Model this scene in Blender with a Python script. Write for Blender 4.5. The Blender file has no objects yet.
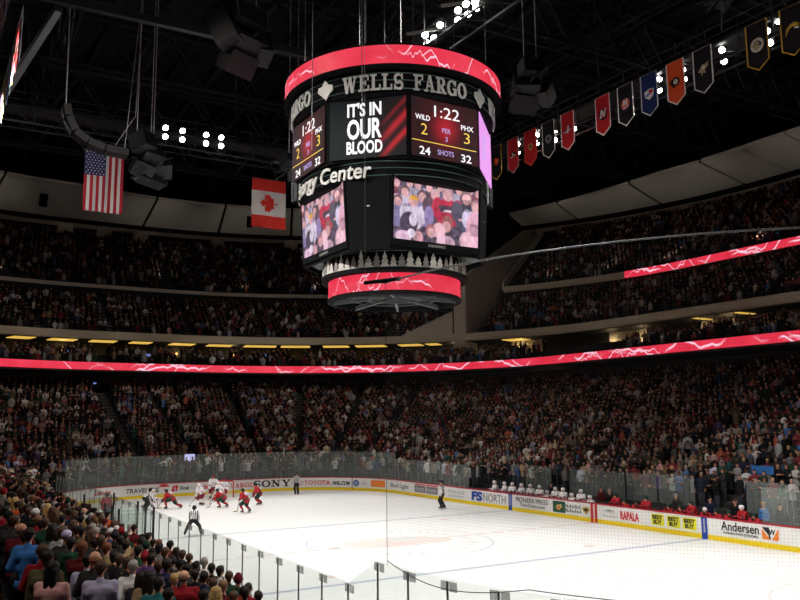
import bpy, bmesh, math, random
import numpy as np
from mathutils import Vector, Matrix, noise as mnoise

random.seed(7)
rng = np.random.default_rng(7)
SC = bpy.context.scene
COL = SC.collection
PI = math.pi
rad = math.radians

# ------------------------------------------------------------------ camera
CAM = np.array([-35.092, 20.781, 6.004])
YAW, PITCH, ROLL, FPX = -0.537602, 0.146019, -0.0090656, 804.297
cf = np.array([math.cos(YAW) * math.cos(PITCH), math.sin(YAW) * math.cos(PITCH), math.sin(PITCH)])
cr = np.cross(cf, [0, 0, 1]); cr /= np.linalg.norm(cr)
cu_ = np.cross(cr, cf)
cr2 = cr * math.cos(ROLL) + cu_ * math.sin(ROLL)
cu2 = np.cross(cr2, cf)
cam_d = bpy.data.cameras.new('camera')
cam_d.sensor_width = 36.0
cam_d.lens = 36.0 * FPX / 800.0
cam_d.clip_end = 400
cam = bpy.data.objects.new('camera', cam_d)
COL.objects.link(cam)
Mc = Matrix.Identity(4)
for i in range(3):
    Mc[i][0] = cr2[i]; Mc[i][1] = cu2[i]; Mc[i][2] = -cf[i]; Mc[i][3] = CAM[i]
cam.matrix_world = Mc
SC.camera = cam


def frame_xy(P):
    """where a world point falls in the 800 x 600 frame (used only to leave out what is far outside it)"""
    q = np.atleast_2d(P) - CAM
    x = q @ cr2; y = q @ cu2; z = q @ cf
    zz = np.where(z > .5, z, .5)
    return 400 + FPX * x / zz, 300 - FPX * y / zz, z


# ------------------------------------------------------------------ world, exposure
W = bpy.data.worlds.new('arena_air')
SC.world = W
W.use_nodes = True
W.node_tree.nodes['Background'].inputs[0].default_value = (.55, .6, .7, 1)
W.node_tree.nodes['Background'].inputs[1].default_value = .004
SC.view_settings.view_transform = 'Standard'
SC.view_settings.look = 'None'
SC.view_settings.gamma = 1
SC.view_settings.use_curve_mapping = False
SC.view_settings.exposure = 0.0

# ------------------------------------------------------------------ arena floodlights (on the catwalks, z = 28) and added fill spots
SPOT_W = 10000
FILL_W = 4300
UP_W = 430
# feet and aims of the added uplights: (x, y) on the top balcony front, (x, y) under the roof panels
UP_S = []
for ang in (62, 44, 27, 12, -2, -14, -26):
    c_, s_ = math.cos(rad(ang)), math.sin(rad(ang)); yc = 4.42 if ang > 0 else -4.42
    UP_S.append((21.95 + 44.4 * c_, yc + 44.4 * s_, 21.95 + 56 * c_, yc + 56 * s_))
for ang in (-66, -76, -86):
    c_, s_ = math.cos(rad(ang)), math.sin(rad(ang))
    UP_S.append((21.95 + 44.4 * c_, -4.42 + 44.4 * s_, 21.95 + 56 * c_, -4.42 + 56 * s_))
for x_ in (14, 5, -4, -13): UP_S.append((x_, -48.8, x_, -60.5))


def spot(loc, target, watts, angle=62, blend=.55, size=.35, color=(1, .97, .92)):
    d = bpy.data.lights.new('floodlight', 'SPOT')
    d.energy = watts; d.spot_size = rad(angle); d.spot_blend = blend
    d.shadow_soft_size = size; d.color = color
    o = bpy.data.objects.new('floodlight', d)  # this name also covers the added fill, wash and uplight spots
    COL.objects.link(o)
    o.location = loc
    o.rotation_euler = (Vector(target) - Vector(loc)).to_track_quat('-Z', 'Y').to_euler()
    return o


for sy in (-1, 1):
    for x in (-21, -14, -7, 0, 7, 14, 21):
        spot((x, sy * 19.3, 27.4), (x * .92, -sy * 3.5, 0), SPOT_W)
for sx in (-1, 1):
    for y in (-8, 0, 8):
        spot((sx * 25, y, 27.4), (sx * 13.5, y * .8, 0), SPOT_W)
# added fill spots imitating catwalk spill on the lower stands across the ice
for x in (-24, -12, 0, 12, 24):
    spot((x, 19.3, 27.6), (x * 1.1, -28, 4.5), FILL_W, angle=46, blend=1, size=.5, color=(1, .93, .84))
    spot((x, -19.3, 27.6), (x * 1.1, 25, 3.0), FILL_W * .3, angle=40, blend=1, size=.5, color=(1, .93, .84))
for y in (-14, 0, 14):
    spot((-8, y, 28.4), (42, y * 1.2, 3.5), FILL_W * 2.2, angle=54, blend=1, size=.5, color=(1, .93, .84))
# added fill spots over the near stand, then dim added fill under the roof
for x, w_ in ((-33, 5200), (-20, 4200), (-7, 2300), (8, 1700)):
    spot((x, 25, 28.5), (x + 4, 18.5, 3), w_, angle=64, blend=1, size=.6, color=(1, .93, .84))
for x in (-34, 0, 34):
    for y in (-30, 0, 30):
        spot((x, y, 35.8), (x, y, 0), 300, angle=165, blend=.6, size=1.2, color=(1, .94, .88))
# uplights added at the top balcony front to brighten the pale roof panels
for s_ in UP_S:
    spot((s_[0], s_[1], 22.9), (s_[2], s_[3], 34.6), UP_W, angle=52, blend=1, size=.3, color=(1, .95, .86))
spot((2, 23, 31), (16, 17.8, 26.5), 900, angle=40, blend=1, size=.4)  # extra spot added to brighten the near-side banners
# wash spots added at the catwalk corners to brighten the scoreboard
for sx in (-1, 1):
    for sy in (-1, 1):
        spot((sx * 24.5, sy * 19.0, 27.6), (0, 0, 17.5), 4200, angle=34, blend=.6, size=.3)


# ------------------------------------------------------------------ materials
def mat(name, color, rough=.75, metal=0., spec=.3, var=.12, scale=6., emit=None, estr=1., bump=0., noise_coord='Object'):
    m = bpy.data.materials.new(name); m.use_nodes = True
    nt = m.node_tree; b = nt.nodes['Principled BSDF']
    b.inputs['Roughness'].default_value = rough
    b.inputs['Metallic'].default_value = metal
    b.inputs['Specular IOR Level'].default_value = spec
    c = (*color, 1)
    tc = nt.nodes.new('ShaderNodeTexCoord')
    nz = nt.nodes.new('ShaderNodeTexNoise'); nz.inputs['Scale'].default_value = scale
    nt.links.new(tc.outputs[noise_coord], nz.inputs['Vector'])
    if var:
        mx = nt.nodes.new('ShaderNodeMix'); mx.data_type = 'RGBA'
        mx.inputs[6].default_value = (*[v * (1 - var) for v in color], 1)
        mx.inputs[7].default_value = (*[min(1, v * (1 + var)) for v in color], 1)
        nt.links.new(nz.outputs['Fac'], mx.inputs[0])
        nt.links.new(mx.outputs[2], b.inputs['Base Color'])
    else:
        b.inputs['Base Color'].default_value = c
    if bump:
        bp = nt.nodes.new('ShaderNodeBump'); bp.inputs['Strength'].default_value = bump
        nt.links.new(nz.outputs['Fac'], bp.inputs['Height']); nt.links.new(bp.outputs[0], b.inputs['Normal'])
    if emit:
        b.inputs['Emission Color'].default_value = (*emit, 1)
        b.inputs['Emission Strength'].default_value = estr
    m.diffuse_color = c
    return m


def srgb(r, g, b):
    f = lambda v: (v / 255 / 12.92) if v / 255 <= .04045 else ((v / 255 + .055) / 1.055) ** 2.4
    return (f(r), f(g), f(b))


def emis(name, color, strength=1.):
    return mat(name, tuple(v * .2 for v in color), var=0, emit=color, estr=strength, rough=.5)


M = {}
M['concrete'] = mat('concrete', (.10, .095, .09), .9, var=.2, scale=1.5)
M['dark_concrete'] = mat('dark_concrete', (.035, .033, .032), .9, var=.2, scale=1.5)
M['stair'] = mat('stair_concrete', (.15, .135, .115), .9, var=.15)
M['beige'] = mat('beige_fascia', (.74, .64, .46), .7, var=.06, scale=.8)
M['beige_wall'] = mat('beige_wall', (.70, .62, .50), .8, var=.1, scale=.5)
M['soffit'] = mat('soffit_panel', (.74, .69, .59), .85, var=.06, scale=.5)
M['black'] = mat('matt_black', (.008, .008, .009), .8, var=.1, spec=.08)
M['dark'] = mat('dark_paint', (.025, .026, .028), .6, var=.2)
M['steel'] = mat('dark_steel', (.05, .054, .056), .5, .4, var=.2)
M['greysteel'] = mat('grey_steel', (.22, .23, .235), .45, .5, var=.15)
M['roof'] = mat('roof_deck', (.02, .02, .021), .9, var=.3, scale=.3)
M['cable'] = mat('wire_cable', (.25, .26, .27), .5, .5, var=.1)
M['white'] = mat('white_paint', (.82, .82, .80), .55, var=.02, spec=.2)
M['yellow'] = mat('yellow_plastic', srgb(236, 205, 30), .5, var=.04)
M['red_cap'] = mat('red_cap_rail', srgb(170, 30, 45), .5, var=.05)
M['red_ink'] = mat('red_ink', srgb(205, 45, 45), .6, var=.03)
M['blue_ink'] = mat('blue_ink', srgb(30, 70, 160), .6, var=.03)
M['black_ink'] = mat('black_ink', (.02, .02, .022), .6, var=.03)
M['grey_ink'] = mat('grey_ink', (.16, .16, .17), .6, var=.03)
M['pale_ink'] = mat('pale_ink', (.5, .5, .53), .6, var=.03)
M['orange_ink'] = mat('orange_ink', srgb(235, 130, 50), .6, var=.03)
M['green_ink'] = mat('green_ink', srgb(30, 75, 55), .6, var=.03)
M['gold_ink'] = mat('gold_ink', srgb(190, 160, 80), .6, var=.03)
M['lime_tag'] = mat('yellow_tag', srgb(232, 226, 40), .5, var=.02)
M['silver'] = mat('brushed_silver', (.72, .70, .68), .35, .55, var=.08)
M['letter'] = mat('pale_letter', (.75, .73, .70), .45, .1, var=.05)
M['pine_light'] = mat('pale_metal_pine', (.74, .70, .64), .45, .2, var=.06)
M['pine_dark'] = mat('grey_metal_pine', (.34, .31, .30), .5, .2, var=.06)
M['tube'] = mat('green_grey_tube', (.10, .16, .15), .3, .6, var=.1)
M['net'] = mat('netting_cord', (.12, .12, .125), .8, var=0)
M['red_led'] = None
M['lamp'] = emis('floodlight_lens', (1, .98, .95), 30)
M['warm_strip'] = emis('warm_light_panel', srgb(255, 205, 95), .75)
M['warm_bulb'] = emis('warm_bulb', srgb(255, 190, 90), 3.)
M['tv'] = emis('television_screen', srgb(140, 160, 255), .5)


def glass_mat():
    m = bpy.data.materials.new('rink_glass'); m.use_nodes = True
    nt = m.node_tree; nt.nodes.clear()
    out = nt.nodes.new('ShaderNodeOutputMaterial')
    tr = nt.nodes.new('ShaderNodeBsdfTransparent'); tr.inputs[0].default_value = (.93, .955, .945, 1)
    geo = nt.nodes.new('ShaderNodeNewGeometry')
    gl = nt.nodes.new('ShaderNodeBsdfGlossy'); gl.inputs['Roughness'].default_value = .03
    df = nt.nodes.new('ShaderNodeBsdfDiffuse'); df.inputs[0].default_value = (.7, .75, .72, 1)
    lw = nt.nodes.new('ShaderNodeLayerWeight'); lw.inputs[0].default_value = .08
    bf = nt.nodes.new('ShaderNodeMath'); bf.operation = 'SUBTRACT'; bf.inputs[0].default_value = 1.0; nt.links.new(geo.outputs['Backfacing'], bf.inputs[1])
    ff = nt.nodes.new('ShaderNodeMath'); ff.operation = 'MULTIPLY'; nt.links.new(lw.outputs['Fresnel'], ff.inputs[0]); nt.links.new(bf.outputs[0], ff.inputs[1])
    nz = nt.nodes.new('ShaderNodeTexNoise'); nz.inputs['Scale'].default_value = 1.2
    mr = nt.nodes.new('ShaderNodeMapRange'); mr.inputs[3].default_value = .05; mr.inputs[4].default_value = .12
    nt.links.new(nz.outputs['Fac'], mr.inputs[0])
    m1 = nt.nodes.new('ShaderNodeMixShader'); m2 = nt.nodes.new('ShaderNodeMixShader')
    nt.links.new(mr.outputs[0], m1.inputs[0]); nt.links.new(tr.outputs[0], m1.inputs[1]); nt.links.new(df.outputs[0], m1.inputs[2])
    nt.links.new(ff.outputs[0], m2.inputs[0]); nt.links.new(m1.outputs[0], m2.inputs[1]); nt.links.new(gl.outputs[0], m2.inputs[2])
    nt.links.new(m2.outputs[0], out.inputs[0])
    m.diffuse_color = (.8, .9, .9, .3)
    return m


M['glass'] = glass_mat()


def led_mat(name, scale=1.0, strength=1.0, wide=1.0):
    """red LED strip: deep red clouds crossed by thin pale lightning, from UV (u in metres, v 0..1)"""
    m = bpy.data.materials.new(name); m.use_nodes = True
    nt = m.node_tree; N = nt.nodes.new; L = nt.links.new
    b = nt.nodes['Principled BSDF']
    b.inputs['Base Color'].default_value = (.03, .005, .008, 1); b.inputs['Roughness'].default_value = .5
    uv = N('ShaderNodeUVMap'); sep = N('ShaderNodeSeparateXYZ'); L(uv.outputs[0], sep.inputs[0])

    def math_(op, a, b_=None, c=None):
        n = N('ShaderNodeMath'); n.operation = op
        for i, v in enumerate((a, b_, c)):
            if v is None: continue
            if isinstance(v, (int, float)): n.inputs[i].default_value = v
            else: L(v, n.inputs[i])
        return n.outputs[0]
    total = None
    for k, (fr, w, seed, amp) in enumerate([(.42, .04 * wide, 3.1, 2.6), (.3, .035 * wide, 11.7, 3.4), (.62, .025 * wide, 23.3, 3.0)]):
        n = N('ShaderNodeTexNoise'); n.noise_dimensions = '1D'; n.inputs['Scale'].default_value = fr * scale
        n.inputs['Detail'].default_value = 3; n.inputs['Roughness'].default_value = .5
        L(math_('ADD', sep.outputs[0], seed * 40), n.inputs['W'])
        y = math_('MULTIPLY_ADD', math_('SUBTRACT', n.outputs['Fac'], .5), amp * 1.6, .5)
        d = math_('ABSOLUTE', math_('SUBTRACT', sep.outputs[1], y))
        lin = math_('SUBTRACT', 1, math_('SMOOTH_MIN', math_('DIVIDE', d, w * 2.2), 1, .1)); lin = math_('MAXIMUM', lin, 0)
        g = N('ShaderNodeTexNoise'); g.noise_dimensions = '1D'; g.inputs['Scale'].default_value = .16 * scale
        L(math_('ADD', sep.outputs[0], seed * 17), g.inputs['W'])
        mask = N('ShaderNodeMapRange'); mask.inputs[1].default_value = .5; mask.inputs[2].default_value = .56
        L(g.outputs['Fac'], mask.inputs[0])
        lin = math_('MULTIPLY', lin, mask.outputs[0])
        total = lin if total is None else math_('MAXIMUM', total, lin)
    cl = N('ShaderNodeTexNoise'); cl.inputs['Scale'].default_value = .8 * scale; cl.inputs['Detail'].default_value = 3
    L(uv.outputs[0], cl.inputs['Vector'])
    base = N('ShaderNodeMix'); base.data_type = 'RGBA'
    base.inputs[6].default_value = (*srgb(208, 20, 46), 1); base.inputs[7].default_value = (*srgb(250, 70, 96), 1)
    L(cl.outputs['Fac'], base.inputs[0])
    fin = N('ShaderNodeMix'); fin.data_type = 'RGBA'; fin.inputs[7].default_value = (1.1, .78, .95, 1)
    L(total, fin.inputs[0]); L(base.outputs[2], fin.inputs[6])
    L(fin.outputs[2], b.inputs['Emission Color']); b.inputs['Emission Strength'].default_value = strength
    return m


M['led'] = led_mat('red_led_strip', .6, 1.0, 2.2)
M['led_board'] = led_mat('red_led_ring', 1.2, 1.0, 1.0)


def attr_mat(name, rough=.85, emit=0.):
    m = bpy.data.materials.new(name); m.use_nodes = True
    nt = m.node_tree; b = nt.nodes['Principled BSDF']
    a = nt.nodes.new('ShaderNodeAttribute'); a.attribute_name = 'Col'
    if emit:
        b.inputs['Base Color'].default_value = (.02, .02, .02, 1)
        nt.links.new(a.outputs['Color'], b.inputs['Emission Color']); b.inputs['Emission Strength'].default_value = emit
    else:
        nt.links.new(a.outputs['Color'], b.inputs['Base Color'])
    b.inputs['Roughness'].default_value = rough; b.inputs['Specular IOR Level'].default_value = .05 if emit else .2
    return m


M['crowd'] = attr_mat('crowd_cloth')
M['video'] = attr_mat('video_screen', .4, 1.0)


# ------------------------------------------------------------------ object helpers
def tag(o, label=None, cat=None, group=None, kind=None):
    if label: o['label'] = label
    if cat: o['category'] = cat
    if group: o['group'] = group
    if kind: o['kind'] = kind
    return o


def empty(name, loc=(0, 0, 0), rz=0, parent=None):
    o = bpy.data.objects.new(name, None); COL.objects.link(o)
    o.location = loc; o.rotation_euler = (0, 0, rz)
    if parent: o.parent = parent
    return o


def thing(name, label, cat, loc=(0, 0, 0), rz=0, group=None):
    return tag(empty(name, loc, rz), label, cat, group)


def link(name, me, m=None, parent=None):
    o = bpy.data.objects.new(name, me); COL.objects.link(o)
    if m is not None:
        ms = m if isinstance(m, (list, tuple)) else [m]
        for k in ms: me.materials.append(k)
    if parent is not None: o.parent = parent
    return o


class MB:
    """collects shapes that become one mesh"""

    def __init__(s): s.v = []; s.f = []; s.mi = []; s.uv = None

    def add(s, vs, fs, mi=0):
        n = len(s.v); s.v += [tuple(p) for p in vs]
        for f in fs: s.f.append(tuple(i + n for i in f)); s.mi.append(mi)
        return s

    def box(s, c, sz, rot=None, mi=0):
        vs = []
        for x in (-.5, .5):
            for y in (-.5, .5):
                for z in (-.5, .5):
                    p = Vector((x * sz[0], y * sz[1], z * sz[2]))
                    if rot is not None: p = rot @ p
                    vs.append(p + Vector(c))
        return s.add(vs, [(0, 1, 3, 2), (4, 6, 7, 5), (0, 4, 5, 1), (2, 3, 7, 6), (0, 2, 6, 4), (1, 5, 7, 3)], mi)

    def bar(s, a, b, w, h=None, mi=0):
        a = Vector(a); b = Vector(b); d = b - a
        if d.length < 1e-6: return s
        return s.box((a + b) / 2, (w, h or w, d.length), d.to_track_quat('Z', 'Y').to_matrix(), mi)

    def tube(s, pts, r, n=8, mi=0, caps=True):
        pts = [Vector(p) for p in pts]; rs = r if isinstance(r, (list, tuple)) else [r] * len(pts)
        vs = []; up = None
        for i, p in enumerate(pts):
            t = (pts[min(i + 1, len(pts) - 1)] - pts[max(i - 1, 0)]).normalized()
            if up is None: up = Vector((0, 0, 1)) if abs(t.z) < .9 else Vector((1, 0, 0))
            x = t.cross(up).normalized(); y = x.cross(t).normalized(); up = y
            for k in range(n):
                a = 2 * PI * k / n
                vs.append(p + (x * math.cos(a) + y * math.sin(a)) * rs[i])
        fs = []
        for i in range(len(pts) - 1):
            for k in range(n):
                k2 = (k + 1) % n
                fs.append((i * n + k, i * n + k2, (i + 1) * n + k2, (i + 1) * n + k))
        if caps:
            fs.append(tuple(range(n))[::-1]); fs.append(tuple((len(pts) - 1) * n + k for k in range(n)))
        return s.add(vs, fs, mi)

    def lathe(s, prof, n=48, c=(0, 0, 0), a0=0, a1=2 * PI, mi=0):
        full = abs(a1 - a0 - 2 * PI) < 1e-6; m = n if full else n + 1
        vs = [(c[0] + r * math.cos(a0 + (a1 - a0) * i / n), c[1] + r * math.sin(a0 + (a1 - a0) * i / n), c[2] + z) for r, z in prof for i in range(m)]
        fs = []
        for j in range(len(prof) - 1):
            for i in range(n):
                i2 = (i + 1) % m
                fs.append((j * m + i, j * m + i2, (j + 1) * m + i2, (j + 1) * m + i))
        return s.add(vs, fs, mi)

    def sphere(s, c, r, n=12, k=8, mi=0):
        rx, ry, rz = r if isinstance(r, (tuple, list)) else (r, r, r)
        vs = [(c[0] + rx * math.sin(PI * (j + .0) / k) * math.cos(2 * PI * i / n), c[1] + ry * math.sin(PI * j / k) * math.sin(2 * PI * i / n), c[2] + rz * math.cos(PI * j / k)) for j in range(k + 1) for i in range(n)]
        fs = [(j * n + i, (j + 1) * n + i, (j + 1) * n + (i + 1) % n, j * n + (i + 1) % n) for j in range(k) for i in range(n)]
        return s.add(vs, fs, mi)

    def prism(s, poly, f, w0, w1, mi=0):
        """poly in (u, v); f(u, v, w) -> world point"""
        n = len(poly)
        vs = [f(u, v, w0) for u, v in poly] + [f(u, v, w1) for u, v in poly]
        fs = [tuple(range(n))[::-1], tuple(range(n, 2 * n))] + [(i, (i + 1) % n, n + (i + 1) % n, n + i) for i in range(n)]
        return s.add(vs, fs, mi)

    def mesh(s, name, smooth=False):
        me = bpy.data.meshes.new(name)
        me.from_pydata([tuple(v) for v in s.v], [], s.f)
        if any(s.mi): me.polygons.foreach_set('material_index', s.mi)
        if smooth: me.polygons.foreach_set('use_smooth', [True] * len(s.f))
        me.update()
        return me

    def build(s, name, m, parent=None, smooth=False, fix=False):
        me = s.mesh(name, smooth)
        if fix:
            bm = bmesh.new(); bm.from_mesh(me); bmesh.ops.recalc_face_normals(bm, faces=bm.faces); bm.to_mesh(me); bm.free()
        return link(name, me, m, parent)


ORD = 'first second third fourth fifth sixth seventh eighth ninth tenth eleventh twelfth thirteenth fourteenth fifteenth sixteenth seventeenth eighteenth nineteenth twentieth'.split()
TENS = {20: 'twenty', 30: 'thirty', 40: 'forty', 50: 'fifty', 60: 'sixty', 70: 'seventy', 80: 'eighty', 90: 'ninety'}


def ordw(n):
    if n <= 20: return ORD[n - 1]
    t = n // 10 * 10
    return (TENS[t] + '-' + ORD[n - t - 1]) if n > t else TENS[t][:-1] + 'ieth'


def copy_tree(o, parent=None):
    c = o.copy(); COL.objects.link(c)
    if parent is not None: c.parent = parent
    for ch in list(o.children): copy_tree(ch, c)
    return c


# ------------------------------------------------------------------ the rink outline: s runs along the boards, 0 at the middle of the far end
CX, CY, R0 = 21.95, 4.42, 8.53
L1, L2, L3 = CY, R0 * PI / 2, 2 * CX
TOTAL = 2 * (2 * L1 + 2 * L2 + L3)


def st(s):
    s = (s + TOTAL / 2) % TOTAL - TOTAL / 2
    sg = 1 if s >= 0 else -1
    s = abs(s)
    if s <= L1: b = (CX + R0, -s); n = (1, 0)
    elif s <= L1 + L2:
        a = -(s - L1) / R0; n = (math.cos(a), math.sin(a)); b = (CX + R0 * n[0], -CY + R0 * n[1])
    elif s <= L1 + L2 + L3: b = (CX - (s - L1 - L2), -CY - R0); n = (0, -1)
    elif s <= L1 + 2 * L2 + L3:
        a = -PI / 2 - (s - L1 - L2 - L3) / R0; n = (math.cos(a), math.sin(a)); b = (-CX + R0 * n[0], -CY + R0 * n[1])
    else: b = (-CX - R0, -CY + (s - L1 - 2 * L2 - L3)); n = (-1, 0)
    return b[0], b[1] * sg, n[0], n[1] * sg


def at(s, d, z):
    bx, by, nx, ny = st(s)
    return (bx + nx * d, by + ny * d, z)


def stations(s0, s1, step):
    n = max(1, int(math.ceil((s1 - s0) / step)))
    S = [s0 + (s1 - s0) * i / n for i in range(n + 1)]
    for k in (L1, L1 + L2, L1 + L2 + L3, L1 + 2 * L2 + L3):
        for q in (k, -k):
            if s0 < q < s1: S.append(q)
    return sorted(set(S))


def sweep(prof, s0, s1, step=.6, closed=False, mb=None, mi=0, name=None, m=None, parent=None, uv=False, endcaps=False):
    """carry a (d, z) profile along the rink outline"""
    mb = mb or MB(); S = stations(s0, s1, step); n = len(prof)
    vs = [at(s, d, z) for s in S for d, z in prof]
    fs = []
    for i in range(len(S) - 1):
        for j in range(n if closed else n - 1):
            j2 = (j + 1) % n
            fs.append((i * n + j, i * n + j2, (i + 1) * n + j2, (i + 1) * n + j))
    if endcaps and closed:
        fs.append(tuple(range(n))); fs.append(tuple((len(S) - 1) * n + j for j in range(n))[::-1])
    mb.add(vs, fs, mi)
    if name:
        o = mb.build(name, m, parent)
        if uv:
            me = o.data; ul = me.uv_layers.new(name='UVMap')
            cum = [0.]
            for a, b in zip(S, S[1:]):
                p = at(a, prof[0][0], 0); q = at(b, prof[0][0], 0); cum.append(cum[-1] + math.hypot(p[0] - q[0], p[1] - q[1]))
            data = np.zeros((len(me.loops), 2)); vi = np.zeros(len(me.loops), int); me.loops.foreach_get('vertex_index', vi)
            zs = [z for d, z in prof]; z0, z1 = min(zs), max(zs)
            cumv = np.repeat(np.array(cum), n)
            zz = np.array([v.co.z for v in me.vertices])
            data[:, 0] = cumv[vi]; data[:, 1] = (zz[vi] - z0) / (z1 - z0)
            ul.data.foreach_set('uv', data.ravel())
        return o
    return mb


# lettering ---------------------------------------------------------
_tcache = {}


def text_shape(s, bold=0., extr=.5, res=3):
    """outline of a line of text in the built-in font, centred, cap height 1: (verts, faces)"""
    key = (s, bold, res)
    if key in _tcache: return _tcache[key]
    c = bpy.data.curves.new('lettering', 'FONT'); c.body = s; c.align_x = 'CENTER'; c.resolution_u = res
    c.offset = bold; c.extrude = extr
    o = bpy.data.objects.new('lettering', c); COL.objects.link(o)
    dg = bpy.context.evaluated_depsgraph_get(); dg.update()
    me = bpy.data.meshes.new_from_object(o.evaluated_get(dg))
    vs = np.array([v.co[:] for v in me.vertices]) if len(me.vertices) else np.zeros((0, 3))
    fs = [tuple(p.vertices) for p in me.polygons]
    bpy.data.objects.remove(o); bpy.data.curves.remove(c); bpy.data.meshes.remove(me)
    if len(vs):
        vs[:, 0] -= (vs[:, 0].max() + vs[:, 0].min()) / 2
        vs[:, 1] /= .72
        vs[:, 2] = np.sign(vs[:, 2])
    _tcache[key] = (vs, fs)
    return vs, fs


def letters(mb, s, f, u, v, h, w=None, thick=.012, bold=0.02, shear=0., mi=0):
    """add a line of text to mb: cap height h, centred at u, base at v, fitted to width w when given"""
    vs, fs = text_shape(s, bold)
    if not len(vs): return mb
    k = h
    ku = (w / (vs[:, 0].max() - vs[:, 0].min())) if w else h / 1.0 * .72 / .72
    mb.add([f(u + (p[0] * ku + shear * p[1] * h), v + p[1] * k, thick * (p[2] + 1) / 2 + .004) for p in vs], fs, mi)
    return mb


def _arc(cx, cy, rx, ry, a0, a1, n=10):
    return [(cx + rx * math.cos(rad(a0 + (a1 - a0) * i / n)), cy + ry * math.sin(rad(a0 + (a1 - a0) * i / n))) for i in range(n + 1)]


def slab(ch):
    """slab-serif capital as (width, list of polygons), height 1"""
    P = []
    R = lambda x0, x1, y0, y1: P.append([(x0, y0), (x1, y0), (x1, y1), (x0, y1)])

    def S(pts, w):
        ws = w if isinstance(w, list) else [w] * len(pts)
        o = []; i_ = []
        for k, (x, y) in enumerate(pts):
            a = pts[max(0, k - 1)]; b = pts[min(len(pts) - 1, k + 1)]
            dx, dy = b[0] - a[0], b[1] - a[1]; l = math.hypot(dx, dy) or 1
            nx, ny = -dy / l * ws[k] / 2, dx / l * ws[k] / 2
            o.append((x + nx, y + ny)); i_.append((x - nx, y - ny))
        for k in range(len(pts) - 1): P.append([o[k], o[k + 1], i_[k + 1], i_[k]])
    t = .22; sf = .1
    if ch == 'L': W_ = .82; R(.14, .14 + t, 0, 1); R(0, .5, 0, sf); R(0, .5, 1 - sf, 1); R(.14, .8, 0, sf + .02); R(.68, .8, 0, .34)
    elif ch in 'EF':
        W_ = .86 if ch == 'E' else .82
        R(.14, .14 + t, 0, 1); R(0, .4, 1 - sf, 1); R(0, .4 if ch == 'E' else .5, 0, sf); R(.14, .8, 1 - sf - .01, 1); R(.69, .8, .68, 1)
        R(.3, .6, .46, .57); R(.52, .6, .36, .67)
        if ch == 'E': R(.14, .84, 0, sf + .01); R(.73, .84, 0, .34)
    elif ch == 'W':
        W_ = 1.3
        S([(.2, 1), (.43, 0)], t); S([(.43, 0), (.64, .92)], .12); S([(.64, 1), (.87, 0)], t); S([(.87, 0), (1.1, 1)], .12)
        R(.02, .42, 1 - sf, 1); R(.5, .8, 1 - sf, 1); R(.92, 1.26, 1 - sf, 1)
    elif ch == 'A':
        W_ = 1.0
        S([(.2, 0), (.48, 1)], .11); S([(.48, 1), (.78, 0)], t); R(.3, .68, .3, .4); R(.02, .38, 0, sf); R(.58, .98, 0, sf)
    elif ch == 'R':
        W_ = .98
        R(.14, .14 + t, 0, 1); R(0, .5, 0, sf); R(0, .5, 1 - sf, 1); R(.3, .52, .44, .54); R(.3, .52, 1 - sf, 1)
        S(_arc(.5, .72, .22, .235, -90, 90), [.1, .12, .15, .18, .2, .21, .2, .18, .15, .12, .1]); S([(.46, .48), (.74, .06)], t); R(.66, .96, 0, sf)
    elif ch in 'GO':
        W_ = 1.0
        a0, a1 = (0, 360) if ch == 'O' else (42, 318)
        pts = _arc(.5, .5, .38, .44, a0, a1, 24)
        S(pts, [.11 + .12 * abs(math.cos(math.atan2(y - .5, x - .5))) for x, y in pts])
        if ch == 'G': R(.68, .9, .06, .46); R(.56, .98, .4, .49); R(.78, .88, .64, .98)
    elif ch == 'S':
        W_ = .8
        pts = _arc(.4, .735, .27, .215, 20, 200, 9) + _arc(.4, .52, .26, .1, 200, 275, 3)[1:-1] + _arc(.4, .275, .28, .22, 80, -160, 12)
        S(pts, [.12] * 4 + [.18] * (len(pts) - 9) + [.12] * 5); R(.62, .72, .66, 1); R(.06, .16, .0, .34)
    elif ch == 'N':
        W_ = 1.06
        R(.16, .27, 0, 1); R(.76, .87, 0, 1); S([(.2, 1), (.8, .04)], .24); R(0, .42, 0, sf); R(0, .32, 1 - sf, 1); R(.62, 1.02, 1 - sf, 1)
    elif ch == 'Y':
        W_ = 1.0
        R(.39, .39 + t, 0, .5); S([(.18, 1), (.48, .44)], t); S([(.84, 1), (.52, .44)], .12); R(.0, .42, 1 - sf, 1); R(.62, 1.0, 1 - sf, 1); R(.26, .74, 0, sf)
    else: W_ = .45
    return W_, P


def slab_text(mb, s, f, u, v, h, w, thick=.03, mi=0, each=None):
    wid = [slab(c)[0] + .06 for c in s]; tot = sum(wid); x = -tot / 2; k = w / tot
    for c, wd in zip(s, wid):
        for j, poly in enumerate(slab(c)[1]):
            mb.prism([(u + (x + px) * k, v + py * h) for px, py in poly], f, .003 + j * .0006, thick + j * .0006, mi)
        if each: each(c)
        x += wd
    return mb

# ================================================================== THE SETTING
def struct(o, label=None):
    o['kind'] = 'structure'
    if label: o['label'] = label
    return o


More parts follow.
